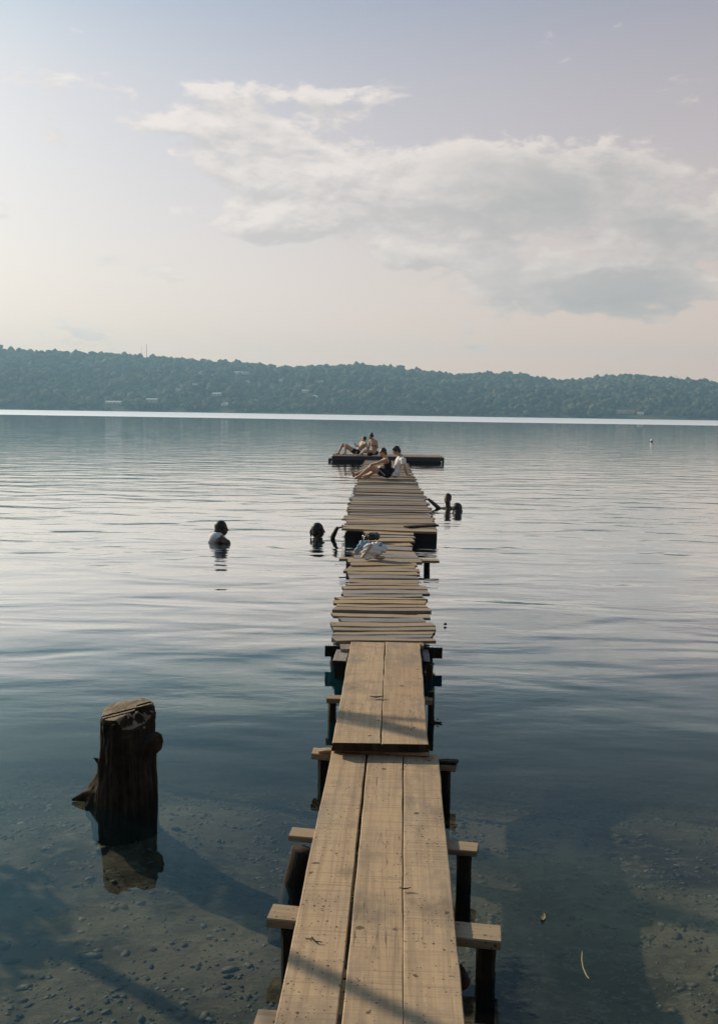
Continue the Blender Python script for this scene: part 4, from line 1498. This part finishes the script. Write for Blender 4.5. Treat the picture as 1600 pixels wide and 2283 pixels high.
bag = empty('black_bag', bk, 'glossy black bag slumped on the slats behind the heap of clothes', 'bag')
fuse('pouch', [ellip(cz(830, 1201), (.11, .10, .055)), ellip(cz(816, 1203), (.06, .08, .045)), ellip(cz(840, 1200), (.05, .08, .05))], .007, M['gloss_black'], bag, 1, crumple(.022, 18))
fuse('strap', [capsule(cz(812, 1203, -.06), .010, cz(820, 1196, -.07), .010, 8, 3), capsule(cz(820, 1196, -.07), .010, cz(832, 1197, -.08), .010, 8, 3)], .005, M['gloss_black'], bag, 1)
settle(bag, zt)
# ------------------------------------------------------------------ raft at the end of the pier
raft_y = P(860, 1031.5, 0).y
rl, rr_ = Q(741, 1015.5, raft_y), Q(988, 1019.5, raft_y)
rz = Q(862, 1017.5, raft_y).z
raft = empty('swimming_raft', ((rl.x + rr_.x) / 2, raft_y + 1, 0), 'low dark swimming raft moored across the far end of the pier', 'raft')
nb = 12
for i in range(nb):
    y_ = raft_y + .06 + i * .165
    board('deck_board', (rl.x + rgs.uniform(-.03, .03), y_, rz + rgs.uniform(-.006, .006)), (rr_.x + rgs.uniform(-.03, .03), y_, rz), .155, .03, M['slat_far'], raft, segs=4, wob=.006)
board('front_board', (rl.x - .02, raft_y - .045, rz - .02), (rr_.x + .02, raft_y - .045, rz - .02), .045, .15, M['steel'], raft, segs=4)
board('back_board', (rl.x, raft_y + 1.99, rz - .02), (rr_.x, raft_y + 1.99, rz - .02), .045, .15, M['steel'], raft, segs=4)
W_ = rr_.x - rl.x
for i in range(4):
    cx = rl.x + W_ * (.13 + .245 * i)
    fm = board_mesh('float', 1.85, 1.16, 1.16, .24, 700 + i, segs=3, wob=.01, bev=.06)
    o = link('float', fm, [M['float'], M['float']])
    o.matrix_world = Matrix.Translation((cx - (.04 if i == 3 else 0), raft_y + .98, rz - .155)) @ Matrix.Rotation(R(90), 4, 'Z')
    o.parent = raft
    o.matrix_parent_inverse = raft.matrix_world.inverted()
for xx in (rl.x + .02, rr_.x - .02):
    post('corner_post', (xx, raft_y - .02, rz - .03), (xx, raft_y - .02, -.25), .045, M['steel'], raft, seed=5, square=True, n=12)
fuse('fender', [ellip(Q(735, 1025.5, raft_y), (.085, .085, .085)), capsule(Q(737, 1025.5, raft_y), .03, Q(742, 1024, raft_y), .03)], .012, M['steel'], raft, 1)

# ------------------------------------------------------------------ small floating things
p = P(1451, 985, 0)
bu = empty('marker_buoy', p, 'small white buoy floating far out on the right', 'buoy')
M['buoy'] = plain('buoy_white', (0.8, 0.79, 0.76), 0.4)
fuse('body', [ellip(p + Vector((0, 0, .10)), (.12, .12, .12)), capsule(p + Vector((0, 0, .14)), .06, p + Vector((0, 0, .25)), .035)], .02, M['buoy'], bu, 2)
fuse('collar', [ellip(p + Vector((0, 0, .03)), (.135, .135, .04))], .02, M['steel'], bu, 1)

M['leaf'] = plain('fallen_leaf', (0.42, 0.33, 0.18), 0.7, scale=30)
M['twig'] = plain('twig_bark', (0.05, 0.04, 0.03), 0.8, scale=30)
M['reed'] = plain('reed_yellow', (0.48, 0.34, 0.14), 0.6, scale=30)


def leaf(name, c, L, wd, ang, mat, curl=.25, label=None):
    bm = bmesh.new()
    n = 7
    rows = []
    for i in range(n):
        f = i / (n - 1)
        hw = wd / 2 * math.sin(math.pi * (f * .92 + .04)) ** .8
        z_ = curl * L * (f - .5) ** 2 * 2
        x = (f - .5) * L
        rows.append([bm.verts.new((x, -hw, z_ + .25 * hw)), bm.verts.new((x, 0, z_)), bm.verts.new((x, hw, z_ + .25 * hw))])
    for i in range(n - 1):
        for k in range(2):
            bm.faces.new((rows[i][k], rows[i][k + 1], rows[i + 1][k + 1], rows[i + 1][k]))
    bmesh.ops.solidify(bm, geom=bm.faces[:], thickness=.0012)
    o = bm_obj(name, bm, mat)
    o.matrix_world = Matrix.Translation(c) @ Matrix.Rotation(ang, 4, 'Z')
    return tag(o, label, 'leaf')


leaf('dead_leaf', P(1210, 2046, .004), .055, .018, 1.25, M['leaf'], .2, 'pale dead leaf floating on dark water right of the walkway')
leaf('dead_leaf', P(840, 1555, .262), .10, .03, .12, M['twig'], .2, 'dark curled dead leaf lying on the second walkway')
leaf('dead_leaf', P(903, 1982, .21), .05, .012, .1, M['twig'], .3, 'small dry leaf caught in the crack of the near planks')
leaf('dead_leaf', P(992, 1394, .006), .07, .035, 1.4, M['twig'], .5, 'dark speck of leaf floating right of the slatted run')
bm = bmesh.new()
tp = [P(1297, 2120, -.09), P(1296, 2140, -.07), P(1299, 2158, -.05), P(1306, 2174, -.03), P(1312, 2182, -.03)]
for a, b in zip(tp[:-1], tp[1:]):
    tube_bm(bm, a, b, .0022, .0022, 6)
tag(bm_obj('reed_stem', bm, M['reed']), 'bent yellow reed stem in the shallows at lower right', 'reed')
bm = bmesh.new()
a = P(968, 1605, .02)
tube_bm(bm, a + Vector((-.02, 0, -.022)), a + Vector((.05, -.01, -.012)), .011, .005, 6)
tube_bm(bm, a + Vector((.015, 0, 0)), a + Vector((.028, 0, .008)), .006, .003, 5)
tube_bm(bm, a + Vector((.0, 0, -.01)), a + Vector((-.005, -.015, -.006)), .009, .004, 5)
tag(bm_obj('driftwood_twig', bm, M['twig']), 'short dark twig floating against the right side of the pier', 'twig')
for (u0, v0, du, dv, lab) in ((695, 2090, 9, 9, 'bent dark twig scrap on the near left plank'), (1100, 0, 0, 0, None)):
    if lab is None:
        continue
    bm = bmesh.new()
    a, b = P(u0, v0, .205), P(u0 + du, v0 + dv, .204)
    tube_bm(bm, a, b, .004, .0025, 5)
    tube_bm(bm, b, b + Vector((.022, -.002, 0)), .0025, .0015, 5)
    tag(bm_obj('twig_scrap', bm, M['twig']), lab, 'twig')

# ------------------------------------------------------------------ drowned trees just left of the picture; their shadows cross the planks


def bare_tree(name, x, y, h, r, lean, seed, label):
    rg = random.Random(seed)
    zb = float(bed_z(np.array([x]), np.array([y]))[0]) - .2
    root = empty(name, (x, y, 0), label, 'tree')
    pts, rad = [], []
    for i in range(9):
        f = i / 8
        pts.append(Vector((x + lean[0] * f * h + rg.uniform(-.02, .02), y + lean[1] * f * h, zb + (h - zb) * f)))
        rad.append(r * (1.15 - .55 * f))
    bm = bmesh.new()
    for i in range(8):
        tube_bm(bm, pts[i], pts[i + 1], rad[i], rad[i + 1], 9)
    bm_obj('trunk', bm, M['bark'], root, True)
    for k in range(4):
        f = .62 + .09 * k
        i = int(f * 8)
        bm = bmesh.new()
        p = pts[i]
        an = rg.uniform(0, 6.28)
        rr2 = rad[i] * .5
        for s_ in range(4):
            q = p + Vector((math.cos(an) * .16, math.sin(an) * .16, .10 + rg.uniform(-.05, .1)))
            tube_bm(bm, p, q, rr2, rr2 * .72, 6)
            p, rr2 = q, rr2 * .72
            an += rg.uniform(-.4, .4)
        bm_obj('branch', bm, M['bark'], root, True)
    return root


def back(u, v, z, tdist):
    p = P(u, v, z)
    h = Vector((to_sun.x, to_sun.y, 0)).normalized()
    return p + h * tdist


b1 = back(850, 1622, .25, 6.0)
bare_tree('drowned_tree', b1.x, b1.y, 3.5, .115, (.0, .0), 5, 'thin bare drowned tree out of view whose shadow crosses the second walkway')
b2 = back(690, 2163, .2, 4.6)
sap = bare_tree('drowned_tree', b2.x, b2.y, 3.0, .05, (.01, .0), 9, 'bare drowned sapling out of view whose shadow crosses the near planks')

# a low leafy clump on the sapling shades the shallows at lower left
M['leafage'] = plain('leaf_green', (0.06, 0.085, 0.03), 0.6, 0.3, 0.4, 3.0)


def leaf_cloud(name, c, r3, n, L_, seed, parent):
    rg = np.random.default_rng(seed)
    d_ = rg.normal(size=(n, 3))
    d_ /= np.linalg.norm(d_, axis=1)[:, None]
    lump = 0.7 + 0.5 * vnoise(d_[:, 0] * 3 + d_[:, 2] * 2, d_[:, 1] * 3, 1.0, seed)
    p = np.array(c) + d_ * (rg.uniform(.35, 1, n) ** .6 * lump)[:, None] * np.array(r3)
    a_ = rg.normal(size=(n, 3))
    a_ /= np.linalg.norm(a_, axis=1)[:, None]
    b_ = np.cross(a_, rg.normal(size=(n, 3)))
    b_ /= np.linalg.norm(b_, axis=1)[:, None]
    l_ = (L_ * rg.uniform(.6, 1.3, n))[:, None]
    V = np.stack([p - a_ * l_, p + b_ * l_ * .42, p + a_ * l_, p - b_ * l_ * .42], 1).reshape(-1, 3)
    Fc = np.arange(n * 4).reshape(-1, 4)
    return link(name, mesh_np(name, V, Fc), M['leafage'], parent)


leaf_cloud('foliage', (b2.x - .1, b2.y - .1, 1.0), (.5, .42, .30), 500, .06, 5, sap)

# unseen leafy trees added behind the camera to cut the sky light from there
for i, (x_, y_) in enumerate(((-17, -9.5), (-11.5, -11), (-6, -9), (-1, -11), (4, -9), (9, -11), (14, -9.5), (19, -8))):
    zb = float(bed_z(np.array([float(x_)]), np.array([float(y_)]))[0])
    root = empty('sky_block_tree', (x_, y_, zb), 'unseen leafy tree added behind the viewpoint to block sky light', 'tree', 'added trees behind the viewpoint')
    bm = bmesh.new()
    tube_bm(bm, (x_, y_, zb - .3), (x_ + .3, y_, zb + 2.4), .28, .2, 9)
    tube_bm(bm, (x_ + .3, y_, zb + 2.4), (x_ + 1.2, y_ + .3, zb + 4.6), .15, .07, 7)
    tube_bm(bm, (x_ + .3, y_, zb + 2.4), (x_ - 1.1, y_ - .2, zb + 4.9), .16, .07, 7)
    bm_obj('trunk', bm, M['bark'], root, True)
    leaf_cloud('crown', (x_, y_, zb + 5.2), (3.6, 2.6, 5.2), 3600, .36, 40 + i, root)
# ------------------------------------------------------------------ the air
me = box_me('haze', 5600, 2500, 155)
haze = link('haze', me, [])
me.materials.clear()
m, t = new_mat('haze_air')
pv = t.n('ShaderNodeVolumePrincipled', {'Color': (0.40, 0.69, 0.90, 1), 'Density': 0.00036, 'Anisotropy': 0.2})
t.n('ShaderNodeOutputMaterial', {'Volume': pv})
me.materials.append(m)
haze.location = (0, 780, -12)
tag(haze, 'thin blue haze over the lake', 'haze', kind='stuff')
